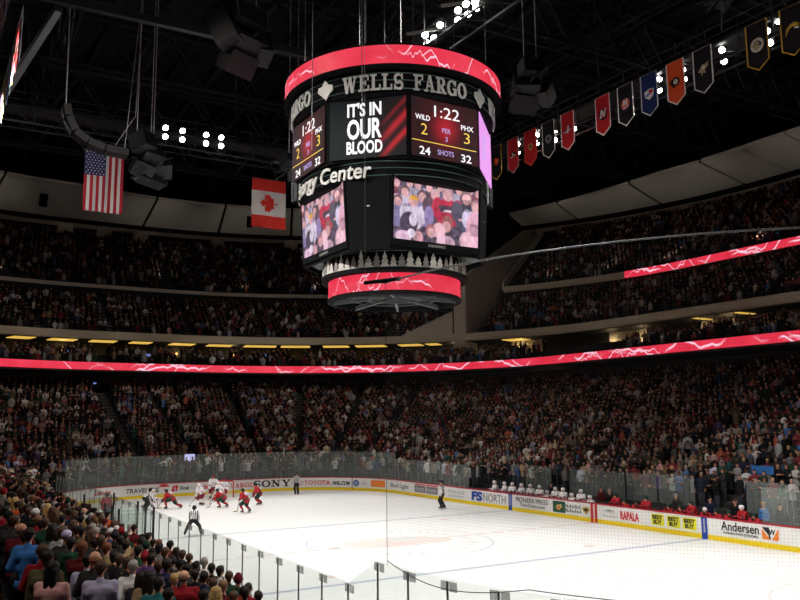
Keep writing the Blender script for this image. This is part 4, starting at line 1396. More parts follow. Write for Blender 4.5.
us_w, us_h = 2.78, 4.55
cloth(us, 'cloth', us_w, us_h, [M['flag_red'], M['flag_white'], M['flag_blue']], uspick, 26, 40)
b = MB()
for r_ in range(9):
    for k in range(6 if r_ % 2 == 0 else 5):
        u = (.045 + (k + (0 if r_ % 2 == 0 else .5)) * .09) * .98; v = .022 + r_ * .044
        c = (-.085, us_w / 2 - u * us_w, -v * us_h); pts = []
        for q in range(10):
            rr = .07 if q % 2 == 0 else .03; a = PI / 2 + q * PI / 5; pts.append((rr * math.cos(a), rr * math.sin(a)))
        b.prism(pts, lambda a, e, w, c=c: (c[0] + w, c[1] - a, c[2] + e), -.004, .0)
b.build('star_pattern', M['flag_white'], us)
b = MB(); b.tube([(0, -1.5, .02), (0, 1.5, .02)], .04, 8); b.build('pole', M['steel'], us, True)
b = MB()
for y in (-1.3, 1.3): b.tube([(0, y, 0), (.1, y, 2.2)], .012, 5)
b.build('hanging_cord', M['cable'], us)

ca = thing('national_flag', 'Canadian flag hung vertically from the end catwalk beside the scoreboard', 'flag', (25.6, -2.93, 25.6))
cw, chh = 2.95, 4.1
cloth(ca, 'cloth', cw, chh, [M['maple_red'], M['flag_white']], lambda u, v: 0 if v < .25 or v > .75 else 1, 24, 40, .05)
half = [(0, 1.0), (.13, .74), (.27, .8), (.21, .38), (.43, .6), (.48, .48), (.72, .52), (.64, .28), (.78, .2), (.4, -.12), (.45, -.28), (.05, -.22), (.04, -.62)]
leaf = half + [(-x, y) for x, y in half[::-1] if x > 0]
b = MB(); b.prism([(x, y) for x, y in leaf], lambda a, e, w: (-.085 + w, (e - .15) * 1.02, -chh / 2 - a * 1.02), -.006, .0); b.build('maple_leaf', M['maple_red'], ca)
b = MB(); b.tube([(0, -1.55, .02), (0, 1.55, .02)], .04, 8); b.build('pole', M['steel'], ca, True)
b = MB()
for y in (-1.35, 1.35): b.tube([(0, y, 0), (.1, y, 2.3)], .012, 5)
b.build('hanging_cord', M['cable'], ca)

# ================================================================== TEAM BANNERS
def bm_(name, c): return mat('banner_' + name, srgb(*c), .8, var=.05)


BC = {k: bm_(k, v) for k, v in dict(black=(26, 24, 26), red=(190, 32, 42), navy=(30, 45, 95), orange=(228, 84, 38), white=(225, 222, 215), gold=(205, 160, 60), silver=(150, 150, 150), green=(30, 110, 70), teal=(20, 110, 120), purple=(110, 50, 130), blue=(40, 90, 190), cream=(190, 170, 130)).items()}


def banner(name_label, loc, w, h, base, trim, marks, rz=0):
    """hangs in the x-z plane facing +y; u right as seen from +y"""
    t = thing('team_banner', name_label, 'banner', loc, rz, 'team banners hanging from the catwalk')
    def f(u, v, q): return (-u, q, v)
    p = [(-w / 2, 0), (w / 2, 0), (w / 2, -h * .83), (0, -h), (-w / 2, -h * .83)]
    b = MB(); b.prism(p, f, -.01, .01); b.build('cloth', BC[base], t, fix=True)
    k = .085; ins = [(-w / 2 + k, -.03), (w / 2 - k, -.03), (w / 2 - k, -h * .83 + .02), (0, -h + k * 1.25), (-w / 2 + k, -h * .83 + .02)]
    b = MB()
    for i in range(5):
        j = (i + 1) % 5; b.prism([p[i], p[j], ins[j], ins[i]], f, .011, .02)
    b.build('border', BC[trim], t, fix=True)
    for lay, (col, polys) in enumerate(marks):
        b = MB()
        for i, q in enumerate(polys): b.prism([(u, v - h * .47) for u, v in q], f, .0105 + i * .0004, .022 + lay * .014 + i * .0006)
        b.build('emblem', BC[col], t, fix=True)
    b = MB(); b.tube([(-w / 2 - .05, 0, .0), (w / 2 + .05, 0, 0)], .03, 6); b.build('rod', M['steel'], t)
    return t


def C(r, cx=0, cy=0, n=20): return [(cx + r * math.cos(2 * PI * i / n), cy + r * math.sin(2 * PI * i / n)) for i in range(n)]


def RING(r0, r1, n=20): return [[(r * math.cos(a), r * math.sin(a)) for a, r in ((2 * PI * i / n, r0), (2 * PI * i / n, r1), (2 * PI * (i + 1) / n, r1), (2 * PI * (i + 1) / n, r0))] for i in range(n)]


def TX(s, h, w, cx=0, cy=0): return (s, h, w, cx, cy)


B_let = [[(-.2, -.26), (-.08, -.26), (-.08, .26), (-.2, .26)], [(-.08, .18), (.12, .18), (.16, .1), (.12, .03), (-.08, .03)], [(-.08, -.26), (.15, -.26), (.2, -.14), (.13, -.02), (-.08, -.02)]]
marks = {
    'thrash': ('black', 'gold', [('orange', [[(-.3, .1), (0, .32), (.32, .2), (.2, -.2), (-.1, -.28)], C(.16, -.12, .2)]), ('cream', [[(-.1, -.02), (.25, .1), (.1, .18)]])]),
    'swirl': ('red', 'silver', [('black', [[(-.35, -.02), (-.1, .2), (.3, .18), (.38, .02), (.1, -.14), (-.2, -.14)]]), ('white', [C(.1, .02, .02), [(-.3, -.16), (.3, -.05), (.32, -.1), (-.25, -.24)]])]),
    'cat': ('red', 'orange', [('gold', [[(-.25, .25), (.2, .3), (.3, 0), (.1, -.3), (-.2, -.2)]]), ('navy', [[(-.1, .1), (.15, .15), (.12, -.1), (-.08, -.12)]])]),
    'bolt': ('black', 'white', [('silver', [C(.34)]), ('black', [[(.1, .3), (-.2, -.05), (-.02, -.03), (-.12, -.32), (.22, .06), (.04, .05)]])]),
    'sweep': ('red', 'white', [('navy', [[(-.45, -.1), (.45, .14), (.45, .22), (-.4, .02)]]), ('white', [[(-.05, -.2), (.05, -.22), (.14, .3), (.04, .32)], [(-.45, -.16), (.3, .0), (.3, .05), (-.42, -.1)]])]),
    'devil': ('red', 'white', [('black', RING(.26, .4)), ('white', [[(-.3, -.22), (-.14, -.28), (-.02, .3), (-.16, .36)], [(-.06, .3), (.02, .34), (.12, -.1), (.02, -.2)], [(.1, -.2), (.2, -.16), (.34, .38), (.22, .36)]])]),
    'island': ('black', 'white', [('orange', [C(.42)]), ('white', [[(-.22, -.1), (-.1, -.1), (-.06, .3), (-.18, .3)], [(-.1, .28), (-.04, .3), (.08, -.06), (.0, -.06)], [(.04, -.06), (.14, -.06), (.2, .3), (.1, .3)], [(-.3, -.26), (.3, -.12), (.3, -.18), (-.2, -.32)]]), ('blue' if False else 'navy', RING(.4, .45))]),
    'shield': ('navy', 'white', [('white', [[(-.4, .2), (0, .32), (.4, .26), (.34, -.2), (0, -.42), (-.34, -.2)]]), ('blue', [[(-.3, -.1), (.3, .16), (.3, .06), (-.26, -.2)]]), ('red', [[(-.05, .22), (.32, .2), (.3, .02), (.1, -.05)]])]),
    'wing': ('orange', 'white', [('black', [RING(.18, .3)[i] for i in range(20)] + [[(-.46, .16), (.1, .3), (-.05, .2), (-.42, .06)], [(-.46, .04), (-.1, .12), (-.12, .03), (-.42, -.06)], [(-.42, -.08), (-.1, .0), (-.1, -.08), (-.36, -.18)], [(-.3, -.2), (-.12, -.1), (-.1, -.4), (-.22, -.36)]]), ('white', [C(.17)])]),
    'bird': ('black', 'white', [('cream', [[(-.36, -.1), (-.05, .3), (.25, .3), (.4, .42), (.36, .1), (.14, -.05), (.2, -.3), (.0, -.2), (-.1, -.42), (-.14, -.15)]]), ('white', [C(.12, .05, .12)])]),
    'spoke': ('black', 'gold', [('white', RING(.26, .42)), ('gold', [[(-.02, .26), (.02, .26), (.02, .42), (-.02, .42)], [(-.02, -.26), (.02, -.26), (.02, -.42), (-.02, -.42)], [(.26, -.02), (.42, -.02), (.42, .02), (.26, .02)], [(-.26, -.02), (-.42, -.02), (-.42, .02), (-.26, .02)]]), ('cream', B_let)]),
    'slug': ('black', 'gold', [('gold', [[(-.42, -.3), (-.36, .1), (-.1, .34), (.2, .36), (.42, .2), (.4, .05), (.1, .18), (-.16, .1), (-.3, -.1)]]), ('white', [[(.1, .1), (.4, .0), (.36, -.08), (.1, .02)]])]),
}
blist = [('thrash', 15.5, 'black banner with an orange mark, end one beside the scoreboard'), ('swirl', 13.35, 'red banner with a black swirl, second from the scoreboard'), ('cat', 11.2, 'red banner with orange edging and a gold mark'),
         ('bolt', 9.1, 'black banner with a silver lightning mark and white edge'), ('sweep', 7.0, 'red banner crossed by slanting blue and white lettering shapes'), ('devil', 3.45, 'red banner with a white and black ring mark'),
         ('island', 1.35, 'black banner with a round orange and white mark'), ('shield', -.7, 'navy blue banner with a white shield'), ('wing', -2.85, 'bright orange banner with a black winged mark'),
         ('bird', -4.9, 'black banner with a cream angular mark'), ('spoke', -8.6, 'black gold-edged banner with a spoked round mark and letter'), ('slug', -10.75, 'black gold-edged banner with a curved golden mark, at the picture edge')]
for k, x, lab in blist:
    base, trim, mk = marks[k]; banner(lab, (x, -18.72, 28.1), 1.42, 2.92, base, trim, mk)
ncol = [('purple', 'silver', 'orange'), ('gold', 'white', 'navy'), ('green', 'white', 'gold'), ('blue', 'white', 'orange'), ('teal', 'white', 'black'), ('navy', 'gold', 'red'), ('red', 'white', 'black'), ('white', 'blue', 'red')]
for k, (a_, c_, d_) in enumerate(ncol):
    t = banner('%s banner with %s edging seen edge-on at the top left' % (a_, c_), (22.6 - k * 1.75, 17.35, 28.0), 1.42, 2.92, a_, c_, [(d_, [C(.35)])])

# ================================================================== FLOODLIGHTS that show
def flood(loc, aim, label, group, r=.3):
    t = thing('floodlight', label, 'floodlight', loc, 0, group)
    q = (Vector(aim) - Vector(loc)).to_track_quat('-Z', 'Y').to_matrix()
    def R_(b): b.v = [tuple(q @ Vector(p)) for p in b.v]; return b
    b = MB(); b.lathe([(.12, .45), (.2, .3), (r, .02), (r, -.03), (r - .03, -.03)], 20); R_(b).build('housing', M['greysteel'], t, True)
    b = MB(); b.lathe([(r - .03, -.0), (r * .6, -.04), (.01, -.05)], 20); R_(b).build('lens', M['lamp'], t, True)
    b = MB(); b.bar((0, 0, .2), (0, 0, .62), .05); b.build('bracket', M['steel'], t)


ay = [5.85, 4.54, 2.68, 1.46]
for i, y in enumerate(ay):
    for z, nm in ((28.22, 'upper'), (27.52, 'lower')): flood((24.85, y, z), (-10, 2, 4), 'bright round floodlight on the end catwalk, %s pair from the flag, %s one' % (ordw(i + 1), nm), 'floodlights on the end catwalk', .24)
fl = [(13.4, 27.74), (13.42, 27.08), (11.06, 27.75), (11.1, 27.11), (9.0, 27.26), (9.04, 26.72), (6.96, 26.95), (-1.06, 27.72), (-1.01, 26.98), (-2.95, 27.6), (-3.01, 26.97), (-5.88, 27.71), (-5.96, 26.97), (-8.88, 27.6), (-9.0, 26.85), (-9.6, 27.9)]
for i, (x, z) in enumerate(fl): flood((x, -19.3, z), (-14, 8, 4), 'bright round floodlight between the hanging banners, %s from the scoreboard' % ordw(i + 1), 'floodlights behind the banners', .22)
ft = [(3.52, -4.18, 29.), (4.35, -4.85, 29.), (3.58, -4.86, 29.), (2.02, -4.27, 29.), (.04, -4.19, 29.), (1.0, -4.85, 29.), (-.74, -4.19, 29.), (-1.17, -4.5, 29.), (-.66, -4.95, 29.), (.13, -4.95, 29.)]
for i, q in enumerate(ft): flood(q, (-16, 4, 4), 'bright round floodlight hung above the scoreboard, %s along the catwalk' % ordw(i + 1), 'floodlights above the scoreboard', .23)
b = MB()
for (a, c) in (((4.4, -3.4, 29.25), (1.9, -5.2, 29.1)), ((.6, -3.4, 29.3), (-1.3, -5.2, 29.25))): b.bar(a, c, .12, .16); b.bar(c, (c[0], c[1], 30), .1)
tag(b.build('light_bar', M['silver'], fix=True), 'pale bracket bars carrying the floodlights above the scoreboard', 'light bar')

M['wire'] = mat('bright_wire', (.55, .56, .56), .5, .1)
# ================================================================== SPEAKER CLUSTERS
def line_array(label, loc, rz, n, box=(.9, 1.3, .42), curve=9, start=0., group='hanging loudspeaker clusters'):
    t = thing('speaker_array', label, 'loudspeaker', loc, rz, group)
    p = Vector((0, 0, 0)); ang = rad(start)
    for k in range(n):
        rt = Matrix.Rotation(ang, 3, 'Y'); c = p + rt @ Vector((0, 0, -box[2] / 2))
        b = MB(); b.box(c, box, rt); b.box(c + rt @ Vector((box[0] / 2, 0, 0)), (.04, box[1] * .92, box[2] * .8), rt, 1)
        b.build('speaker_box', [M['dark'], M['black']], t)
        p = p + rt @ Vector((0, 0, -box[2] - .03)); ang += rad(curve)
    b = MB(); b.box((0, 0, .1), (box[0], box[1], .1)); b.tube([(0, .3, .1), (0, .3, 36.4 - loc[2])], .02, 5); b.tube([(0, -.3, .1), (0, -.3, 36.4 - loc[2])], .02, 5)
    b.build('flying_frame', M['steel'], t)
    return t


def cluster(label, loc, rz, boxes, wires):
    t = thing('speaker_array', label, 'loudspeaker', loc, rz, 'hanging loudspeaker clusters')
    for k_, (c, sz, (ax, ay_, az)) in enumerate(boxes):
        rt = (Matrix.Rotation(rad(az), 3, 'Z') @ Matrix.Rotation(rad(ay_), 3, 'Y') @ Matrix.Rotation(rad(ax), 3, 'X'))
        b = MB(); b.box(c, sz, rt); b.box(Vector(c) + rt @ Vector((-sz[0] / 2, 0, 0)), (.05, sz[1] * .9, sz[2] * .88), rt, 1); b.build('speaker_box', [M['dark'], M['black']], t)
    b = MB()
    for i in range(len(wires)):
        w_ = wires[i]; b2 = MB(); b2.tube([w_, (w_[0], w_[1], 36.5 - loc[2])], .03, 5); b2.build('hanging_cable', M['wire'], t)
    for i in range(14):
        r = np.random.default_rng(i); a = Vector((0, 0, -.3 + .08 * (i % 5))); b.bar(a, Vector((r.uniform(-1.5, 1.5), r.uniform(-1.5, 1.5), r.uniform(-1.7, .7))), .07)
    b.build('rigging_frame', M['steel'], t)
    return t
arc = [(14.29, 24.85), (14.14, 24.12), (13.7, 23.26), (12.94, 22.76), (11.93, 22.5), (10.5, 22.42)]
t = thing('speaker_array', 'black line of loudspeakers curling down in front of the end catwalk above the American flag', 'loudspeaker', (15, 12.2, 23), 0, 'hanging loudspeaker clusters')
for (y0, z0), (y1, z1) in zip(arc, arc[1:]):
    a = Vector((0, y0 - 12.2, z0 - 23)); c = Vector((0, y1 - 12.2, z1 - 23))
    b = MB(); b.bar(a, a.lerp(c, .92), 1.0, .42); b.build('speaker_box', M['dark'], t)
b = MB(); b.tube([(0, 14.29 - 12.2, 1.85), (0, 14.4 - 12.2, 13.4)], .035, 6); b.tube([(0, 10.8 - 12.2, -.6), (.3, 9.8 - 12.2, 13.4)], .02, 6); b.tube([(0, 11.6 - 12.2, -.6), (0, 10.2 - 12.2, 2), (0, 9.9 - 12.2, 13.4)], .02, 6)
b.build('hanging_cable', M['wire'], t)
cluster('grey speaker box and rigging cluster beside the four pairs of floodlights', (15.5, 9.0, 22.3), .3,
        [((-.4, .9, 1.0), (1.2, 1.1, 1.1), (0, 18, 20)), ((0, 0, .3), (1.2, 1.3, .8), (10, 35, 0)), ((.3, -.9, -.2), (1.1, 1.2, .8), (-15, 40, -30)), ((.2, .5, -.5), (1.0, 1.4, .7), (20, 50, 10)), ((.5, -.3, -1.1), (1.0, 1.8, .25), (8, 10, 0))],
        [(-.4, 1.3, 1.5), (0, .1, .8), (.2, -.2, .8)])
cluster('big dark cluster of angled speaker boxes left of the scoreboard top', (3.0, 7.4, 25.9), .4,
        [((0, 0, .9), (1.3, 2.2, 1.2), (0, 10, 0)), ((.05, 0, -.35), (1.25, 2.0, 1.15), (0, 32, 0)), ((.5, 0, -1.4), (1.2, 1.8, 1.0), (0, 58, 0)), ((.1, 1.35, -.1), (1.2, .8, 1.9), (0, 25, 24)), ((.1, -1.35, -.1), (1.2, .8, 1.9), (0, 25, -24))],
        [(0, .8, 1.4), (0, -.8, 1.4)])
cluster('grey speaker box over a dark rigging cluster right of the scoreboard', (-1.0, -8.4, 25.3), -.5,
        [((-.2, -.1, .6), (1.1, 1.3, .9), (0, 6, 10)), ((.2, .2, -.5), (1.2, 1.5, .9), (0, 35, 0)), ((.4, .3, -1.3), (1.1, 1.4, .8), (0, 60, 12)), ((.3, -.9, -.8), (1.0, .9, 1.1), (10, 40, -30))],
        [(-.2, -.4, 1.0), (-.1, .3, 1.0)])
cluster('dark lighting and speaker cluster half hidden behind the scoreboard left edge', (15.5, -.6, 23.6), .2,
        [((0, .2, .2), (1.0, 1.2, .8), (0, 30, 10)), ((.2, -.6, -.4), (1.0, 1.1, .8), (10, 40, -20))], [(0, .2, .6), (0, -.5, .4)])
cluster('dark cluster hanging at the top edge near the end banner', (-10.2, -13.6, 27.6), .2,
        [((0, .2, .2), (.7, .8, .5), (0, 30, 10)), ((.2, -.5, -.2), (.6, .7, .5), (10, 40, -20))], [(0, .2, .6)])
for k, (s, side) in enumerate([(-5.05, 'nearest the picture edge'), (6.75, 'between the flags')]):
    x, y, nx, ny = st(s); zc = 34.6
    t = thing('loudspeaker', 'small black loudspeaker hung under the pale roof panels, ' + side, 'loudspeaker', (x + nx * 46, y + ny * 46, zc), math.atan2(ny, nx))
    b = MB(); b.box((0, 0, 0), (.7, .9, 1.7), Matrix.Rotation(rad(-15), 3, 'Y')); b.build('cabinet', M['black'], t)
    b = MB(); b.bar((.1, 0, .7), (.1, 0, 1.3), .08); b.build('bracket', M['steel'], t)

# ================================================================== PEOPLE
def cap(mb, p0, r0, p1, r1, n=10, k=3):
    """tapered capsule"""
    p0 = Vector(p0); p1 = Vector(p1); d = (p1 - p0)
    if d.length < 1e-5: d = Vector((0, 0, 1e-4))
    t = d.normalized(); x = t.orthogonal().normalized(); y = t.cross(x)
    rings = []
    for i in range(k, 0, -1):
        a = PI / 2 * i / k; rings.append((p0 - t * r0 * math.sin(a), max(r0 * math.cos(a), r0 * .02)))
    rings += [(p0, r0), (p1, r1)]
    for i in range(1, k + 1):
        a = PI / 2 * i / k; rings.append((p1 + t * r1 * math.sin(a), max(r1 * math.cos(a), r1 * .02)))
    vs = []; fs = []
    for c, r in rings:
        for j in range(n):
            a = 2 * PI * j / n; vs.append(c + (x * math.cos(a) + y * math.sin(a)) * r)
    for i in range(len(rings) - 1):
        for j in range(n): fs.append((i * n + j, i * n + (j + 1) % n, (i + 1) * n + (j + 1) % n, (i + 1) * n + j))
    fs.append(tuple(range(n))[::-1]); fs.append(tuple((len(rings) - 1) * n + j for j in range(n)))
    mb.add(vs, fs)


def fuse(mb, name, voxel=.014, smooth=4, keep=.35, wrinkle=0., wscale=9.):
    """fuse overlapping shapes into one continuous skin"""
    me = mb.mesh(name + '_raw'); o = bpy.data.objects.new(name + '_raw', me); COL.objects.link(o)
    r = o.modifiers.new('r', 'REMESH'); r.mode = 'VOXEL'; r.voxel_size = voxel
    sm = o.modifiers.new('s', 'SMOOTH'); sm.factor = .5; sm.iterations = smooth
    if keep < 1: dc = o.modifiers.new('d', 'DECIMATE'); dc.ratio = keep
    dg = bpy.context.evaluated_depsgraph_get(); dg.update()
    out = bpy.data.meshes.new_from_object(o.evaluated_get(dg)); out.name = name
    bpy.data.objects.remove(o); bpy.data.meshes.remove(me)
    if wrinkle:
        n = np.zeros(len(out.vertices) * 3); out.vertices.foreach_get('normal', n); n = n.reshape(-1, 3)
        c = np.zeros(len(out.vertices) * 3); out.vertices.foreach_get('co', c); c = c.reshape(-1, 3)
        for i in range(len(c)):
            q = mnoise.noise(Vector((c[i, 0] * wscale, c[i, 1] * wscale, c[i, 2] * wscale * .7)))
            c[i] += n[i] * wrinkle * q
        out.vertices.foreach_set('co', c.ravel())
    out.polygons.foreach_set('use_smooth', [True] * len(out.polygons)); out.update()
    return out


def ik(a, c, l1, l2, pole):
    a = Vector(a); c = Vector(c); d = c - a; L = min(d.length, (l1 + l2) * .999); t = d.normalized()
    c = a + t * L
    x = (l1 * l1 - l2 * l2 + L * L) / (2 * L); h = math.sqrt(max(0, l1 * l1 - x * x))
    p = Vector(pole); p = p - t * p.dot(t); p = p.normalized() if p.length > 1e-4 else t.orthogonal().normalized()
    return a + t * x + p * h, c


class Pose:
    """joints of a figure facing +X, Z up, left = +Y"""

    def __init__(s, lean=0., hip=.93, look=0., tilt=0., hands=None, feet=None, w=1.0, stance=.1, elbow=(-.6, 0, -.5), knee=(1, 0, 0), twist=0., hipx=0., flare=.55):
        s.w = w
        s.pel = Vector((hipx, 0, hip))
        up = Vector((math.sin(lean), 0, math.cos(lean))); fw = Vector((math.cos(lean), 0, -math.sin(lean)))
        s.up, s.fw = up, fw
        s.waist = s.pel + up * .17; s.chest = s.pel + up * .38; s.neck = s.pel + up * .53
        lt = Vector((math.sin(-twist) * math.cos(lean), math.cos(twist), 0)); s.lt = lt
        hl = lean * .35 + tilt
        hup = Vector((math.sin(hl), 0, math.cos(hl))); s.head = s.neck + up * .045 + hup * .13 + Vector((math.cos(hl), 0, -math.sin(hl))) * .025
        rot = Matrix.Rotation(look, 3, 'Z') @ Matrix.Rotation(hl, 3, 'Y'); s.hrot = rot
        s.sh = [s.neck - up * .055 + lt * (.185 * w * q) for q in (1, -1)]
        s.hp = [s.pel + Vector((0, .085 * w * q, -.02)) for q in (1, -1)]
        hands = hands or [(.04, .27, .80 - .93 + hip), (.04, -.27, .80 - .93 + hip)]
        feet = feet or [(0, stance, .08), (0, -stance, .08)]
        s.el, s.wr, s.kn, s.an = [], [], [], []
        for k, q in enumerate((1, -1)):
            pole = Vector((elbow[0], elbow[1] + flare * q, elbow[2]))
            e, wv = ik(s.sh[k], hands[k], .30, .265, pole); s.el.append(e); s.wr.append(wv)
            kp = Vector(knee) + Vector((0, .25 * q, 0))
            kn, an = ik(s.hp[k], feet[k], .44, .43, kp); s.kn.append(kn); s.an.append(an)
        s.feet = feet

    def H(s, x, y, z): return s.head + s.hrot @ Vector((x, y, z))


def body_mesh(P, name, fine=True, hand_dir=None, curl=.5):
    b = MB(); w = P.w
    # torso
    cap(b, P.pel - P.lt * .06 * w, .105 * w, P.pel + P.lt * .06 * w, .105 * w)
    cap(b, P.waist - P.lt * .055 * w, .1 * w, P.waist + P.lt * .055 * w, .1 * w)
    cap(b, P.chest - P.lt * .09 * w, .11 * w, P.chest + P.lt * .09 * w, .11 * w)
    cap(b, P.pel, .11 * w, P.chest, .115 * w); cap(b, P.chest, .1 * w, P.neck, .065)
    for k in range(2):
        cap(b, P.neck - P.up * .04, .055, P.sh[k], .058)
        cap(b, P.sh[k], .058, P.el[k], .043); cap(b, P.el[k], .043, P.wr[k], .028)
        cap(b, P.hp[k], .088 * w, P.kn[k], .058); cap(b, P.kn[k], .057, P.kn[k].lerp(P.an[k], .35), .058); cap(b, P.kn[k].lerp(P.an[k], .35), .057, P.an[k], .038)
        f = Vector((1, 0.12 * (1 if k == 0 else -1), 0)); an = P.an[k]
        cap(b, an + Vector((-.03, 0, -.035)), .042, an + f * .13 + Vector((0, 0, -.045)), .035)
        # hand: palm, four unequal bent fingers, thumb from the side of the palm
        d = (P.wr[k] - P.el[k]).normalized(); inn = Vector((0, -1 if k == 0 else 1, 0)); inn = (inn - d * inn.dot(d)).normalized(); sd = d.cross(inn)
        if sd.x < 0: sd = -sd
        pal = P.wr[k] + d * .05
        for o in (-.024, 0, .024): cap(b, P.wr[k] + sd * o * .6, .021, P.wr[k] + d * .085 + sd * o * 1.15, .016, 6, 2)
        if fine:
            for i, (o, L) in enumerate(((.034, .068), (.0115, .078), (-.0115, .072), (-.034, .055))):
                base = P.wr[k] + d * .095 + sd * o * 1.05; m_ = base + d * L * .5 + inn * L * .12; tip = m_ + d * L * .4 * (1 - curl * .5) + inn * L * .5 * curl
                cap(b, base - d * .03, .0105, m_, .0095, 6, 2); cap(b, m_, .0095, tip, .008, 6, 2)
            tb = P.wr[k] + d * .03 + sd * .026; tm = tb + sd * .035 + d * .03 + inn * .012; cap(b, tb, .014, tm, .0115, 6, 2); cap(b, tm, .0115, tm + d * .03 + inn * .012 + sd * .006, .009, 6, 2)
    # neck and head with a face
    cap(b, P.neck - P.up * .03, .056, P.H(-.015, 0, -.07), .052)
    cap(b, P.H(-.012, 0, .035), .094, P.H(.012, 0, .03), .088); cap(b, P.H(.02, 0, -.02), .077, P.H(.036, 0, -.075), .047)
    cap(b, P.H(.088, 0, .012), .011, P.H(.106, 0, -.022), .0155, 6, 2)
    cap(b, P.H(.06, -.04, .035), .022, P.H(.06, .04, .035), .022, 6, 2)
    for q in (1, -1): cap(b, P.H(-.005, .083 * q, .012), .02, P.H(.0, .082 * q, -.02), .014, 6, 2); cap(b, P.H(.045, .03 * q, -.03), .04, P.H(.05, .026 * q, -.045), .036, 6, 2)
    me = fuse(b, name, .0115 if fine else .016, 2, .45)
    # eyes, brows and lips as coloured patches of the same skin; shoes on the feet
    inv = P.hrot.inverted(); mi = []
    for p in me.polygons:
        c = inv @ (p.center - P.head); m_ = 0
        if c.x > .05:
            if abs(abs(c.y) - .034) < .015 and abs(c.z - .006) < .009: m_ = 1
            elif abs(c.y) < .026 and abs(c.z + .062) < .007: m_ = 2
            elif abs(abs(c.y) - .035) < .02 and abs(c.z - .03) < .006: m_ = 1
        if p.center.z < .11: m_ = 3
        mi.append(m_)
    me.polygons.foreach_set('material_index', mi)
    return me


def top_mesh(P, name, g=.02, hem=.1, bulk=0., sleeve=1.0, wrinkle=.012, hood=False, collar=True, voxel=.016):
    b = MB(); w = P.w; e = g + bulk
    cap(b, P.pel + P.up * (.12 - hem) - P.lt * .075 * w, .105 * w + e, P.pel + P.up * (.12 - hem) + P.lt * .075 * w, .105 * w + e)
    cap(b, P.waist - P.lt * .065 * w, .105 * w + e, P.waist + P.lt * .065 * w, .105 * w + e)
    cap(b, P.chest - P.lt * .1 * w, .115 * w + e * .9, P.chest + P.lt * .1 * w, .115 * w + e * .9)
    cap(b, P.pel + P.up * .05, .115 * w + e, P.chest, .12 * w + e)
    cap(b, P.chest, .105 * w + e, P.neck - P.up * .045, .07 + g * .6)
    for k in range(2):
        cap(b, P.neck - P.up * .05, .058 + g * .6, P.sh[k] - P.up * .005, .062 + e * .8)
        cap(b, P.sh[k], .062 + e * .8, P.el[k], .05 + e * .8)
        if sleeve > .5:
            wr = P.el[k].lerp(P.wr[k], .93); cap(b, P.el[k], .05 + e * .8, wr, .036 + e * .7)
    if collar: cap(b, P.neck - P.up * .03 - P.fw * .005, .062 + g * .4, P.neck + P.up * .005 - P.fw * .008, .06 + g * .3)
    if hood: cap(b, P.neck - P.up * .05 - P.fw * .08 - P.lt * .05, .055, P.neck - P.up * .05 - P.fw * .08 + P.lt * .05, .055)
    return fuse(b, name, voxel, 3, .4, wrinkle)


def leg_mesh(P, name, g=.016, wrinkle=.01, bulk=0., full=True, voxel=.017):
    b = MB(); w = P.w; e = g + bulk
    cap(b, P.pel - P.lt * .07 * w, .105 * w + e, P.pel + P.lt * .07 * w, .105 * w + e)
    cap(b, P.pel + P.up * .08 - P.lt * .06 * w, .1 * w + e * .7, P.pel + P.up * .08 + P.lt * .06 * w, .1 * w + e * .7)
    for k in range(2):
        kn = P.kn[k] if full else P.hp[k].lerp(P.kn[k], .88)
        cap(b, P.hp[k], .095 * w + e, kn, .064 + e)
        if full: cap(b, P.kn[k], .064 + e, P.an[k] + Vector((0, 0, .01)), .048 + e)
    return fuse(b, name, voxel, 3, .4, wrinkle)


def hair_mesh(P, name, style):
    b = MB()
    if style == 'short':
        cap(b, P.H(-.03, 0, .05), .094, P.H(.03, 0, .06), .083); cap(b, P.H(-.055, 0, .0), .07, P.H(-.06, 0, -.045), .05)
        for q in (1, -1): cap(b, P.H(-.02, .065 * q, .03), .034, P.H(.005, .07 * q, .01), .022)
    elif style == 'long':
        cap(b, P.H(-.03, 0, .05), .1, P.H(.03, 0, .06), .087); cap(b, P.H(-.07, -.04, .0), .065, P.H(-.085, -.05, -.24), .05); cap(b, P.H(-.07, .04, .0), .065, P.H(-.085, .05, -.24), .05)
        for q in (1, -1): cap(b, P.H(-.01, .07 * q, .03), .038, P.H(-.02, .09 * q, -.2), .035)
    elif style == 'tail':
        cap(b, P.H(-.03, 0, .05), .097, P.H(.03, 0, .058), .086); cap(b, P.H(-.1, 0, .06), .034, P.H(-.15, 0, .0), .036); cap(b, P.H(-.15, 0, .0), .036, P.H(-.14, 0, -.16), .018)
    elif style == 'bald':
        for q in (1, -1): cap(b, P.H(-.02, .066 * q, .0), .03, P.H(-.07, .045 * q, -.02), .036)
        cap(b, P.H(-.075, -.03, -.02), .035, P.H(-.075, .03, -.02), .035)
    elif style == 'cap':
        cap(b, P.H(-.02, 0, .058), .097, P.H(.02, 0, .062), .092); cap(b, P.H(.08, -.045, .045), .017, P.H(.08, .045, .045), .017); cap(b, P.H(.15, -.03, .03), .012, P.H(.15, .03, .03), .012)
        cap(b, P.H(.08, -.04, .045), .016, P.H(.15, -.03, .03), .012); cap(b, P.H(.08, .04, .045), .016, P.H(.15, .03, .03), .012); cap(b, P.H(.08, 0, .047), .016, P.H(.16, 0, .03), .013)
    elif style == 'knit':
        cap(b, P.H(-.03, 0, .045), .104, P.H(.015, 0, .05), .098); cap(b, P.H(-.02, 0, .09), .08, P.H(-.02, 0, .11), .07)
        for i in range(12):
            a = 2 * PI * i / 12; a2 = 2 * PI * (i + 1) / 12
            cap(b, P.H(-.015 + .1 * math.cos(a), .094 * math.sin(a), .03), .016, P.H(-.015 + .1 * math.cos(a2), .094 * math.sin(a2), .03), .016, 6, 2)
    return fuse(b, name, .012, 2, .5, .006 if style in ('short', 'long', 'tail', 'bald') else 0, 40)


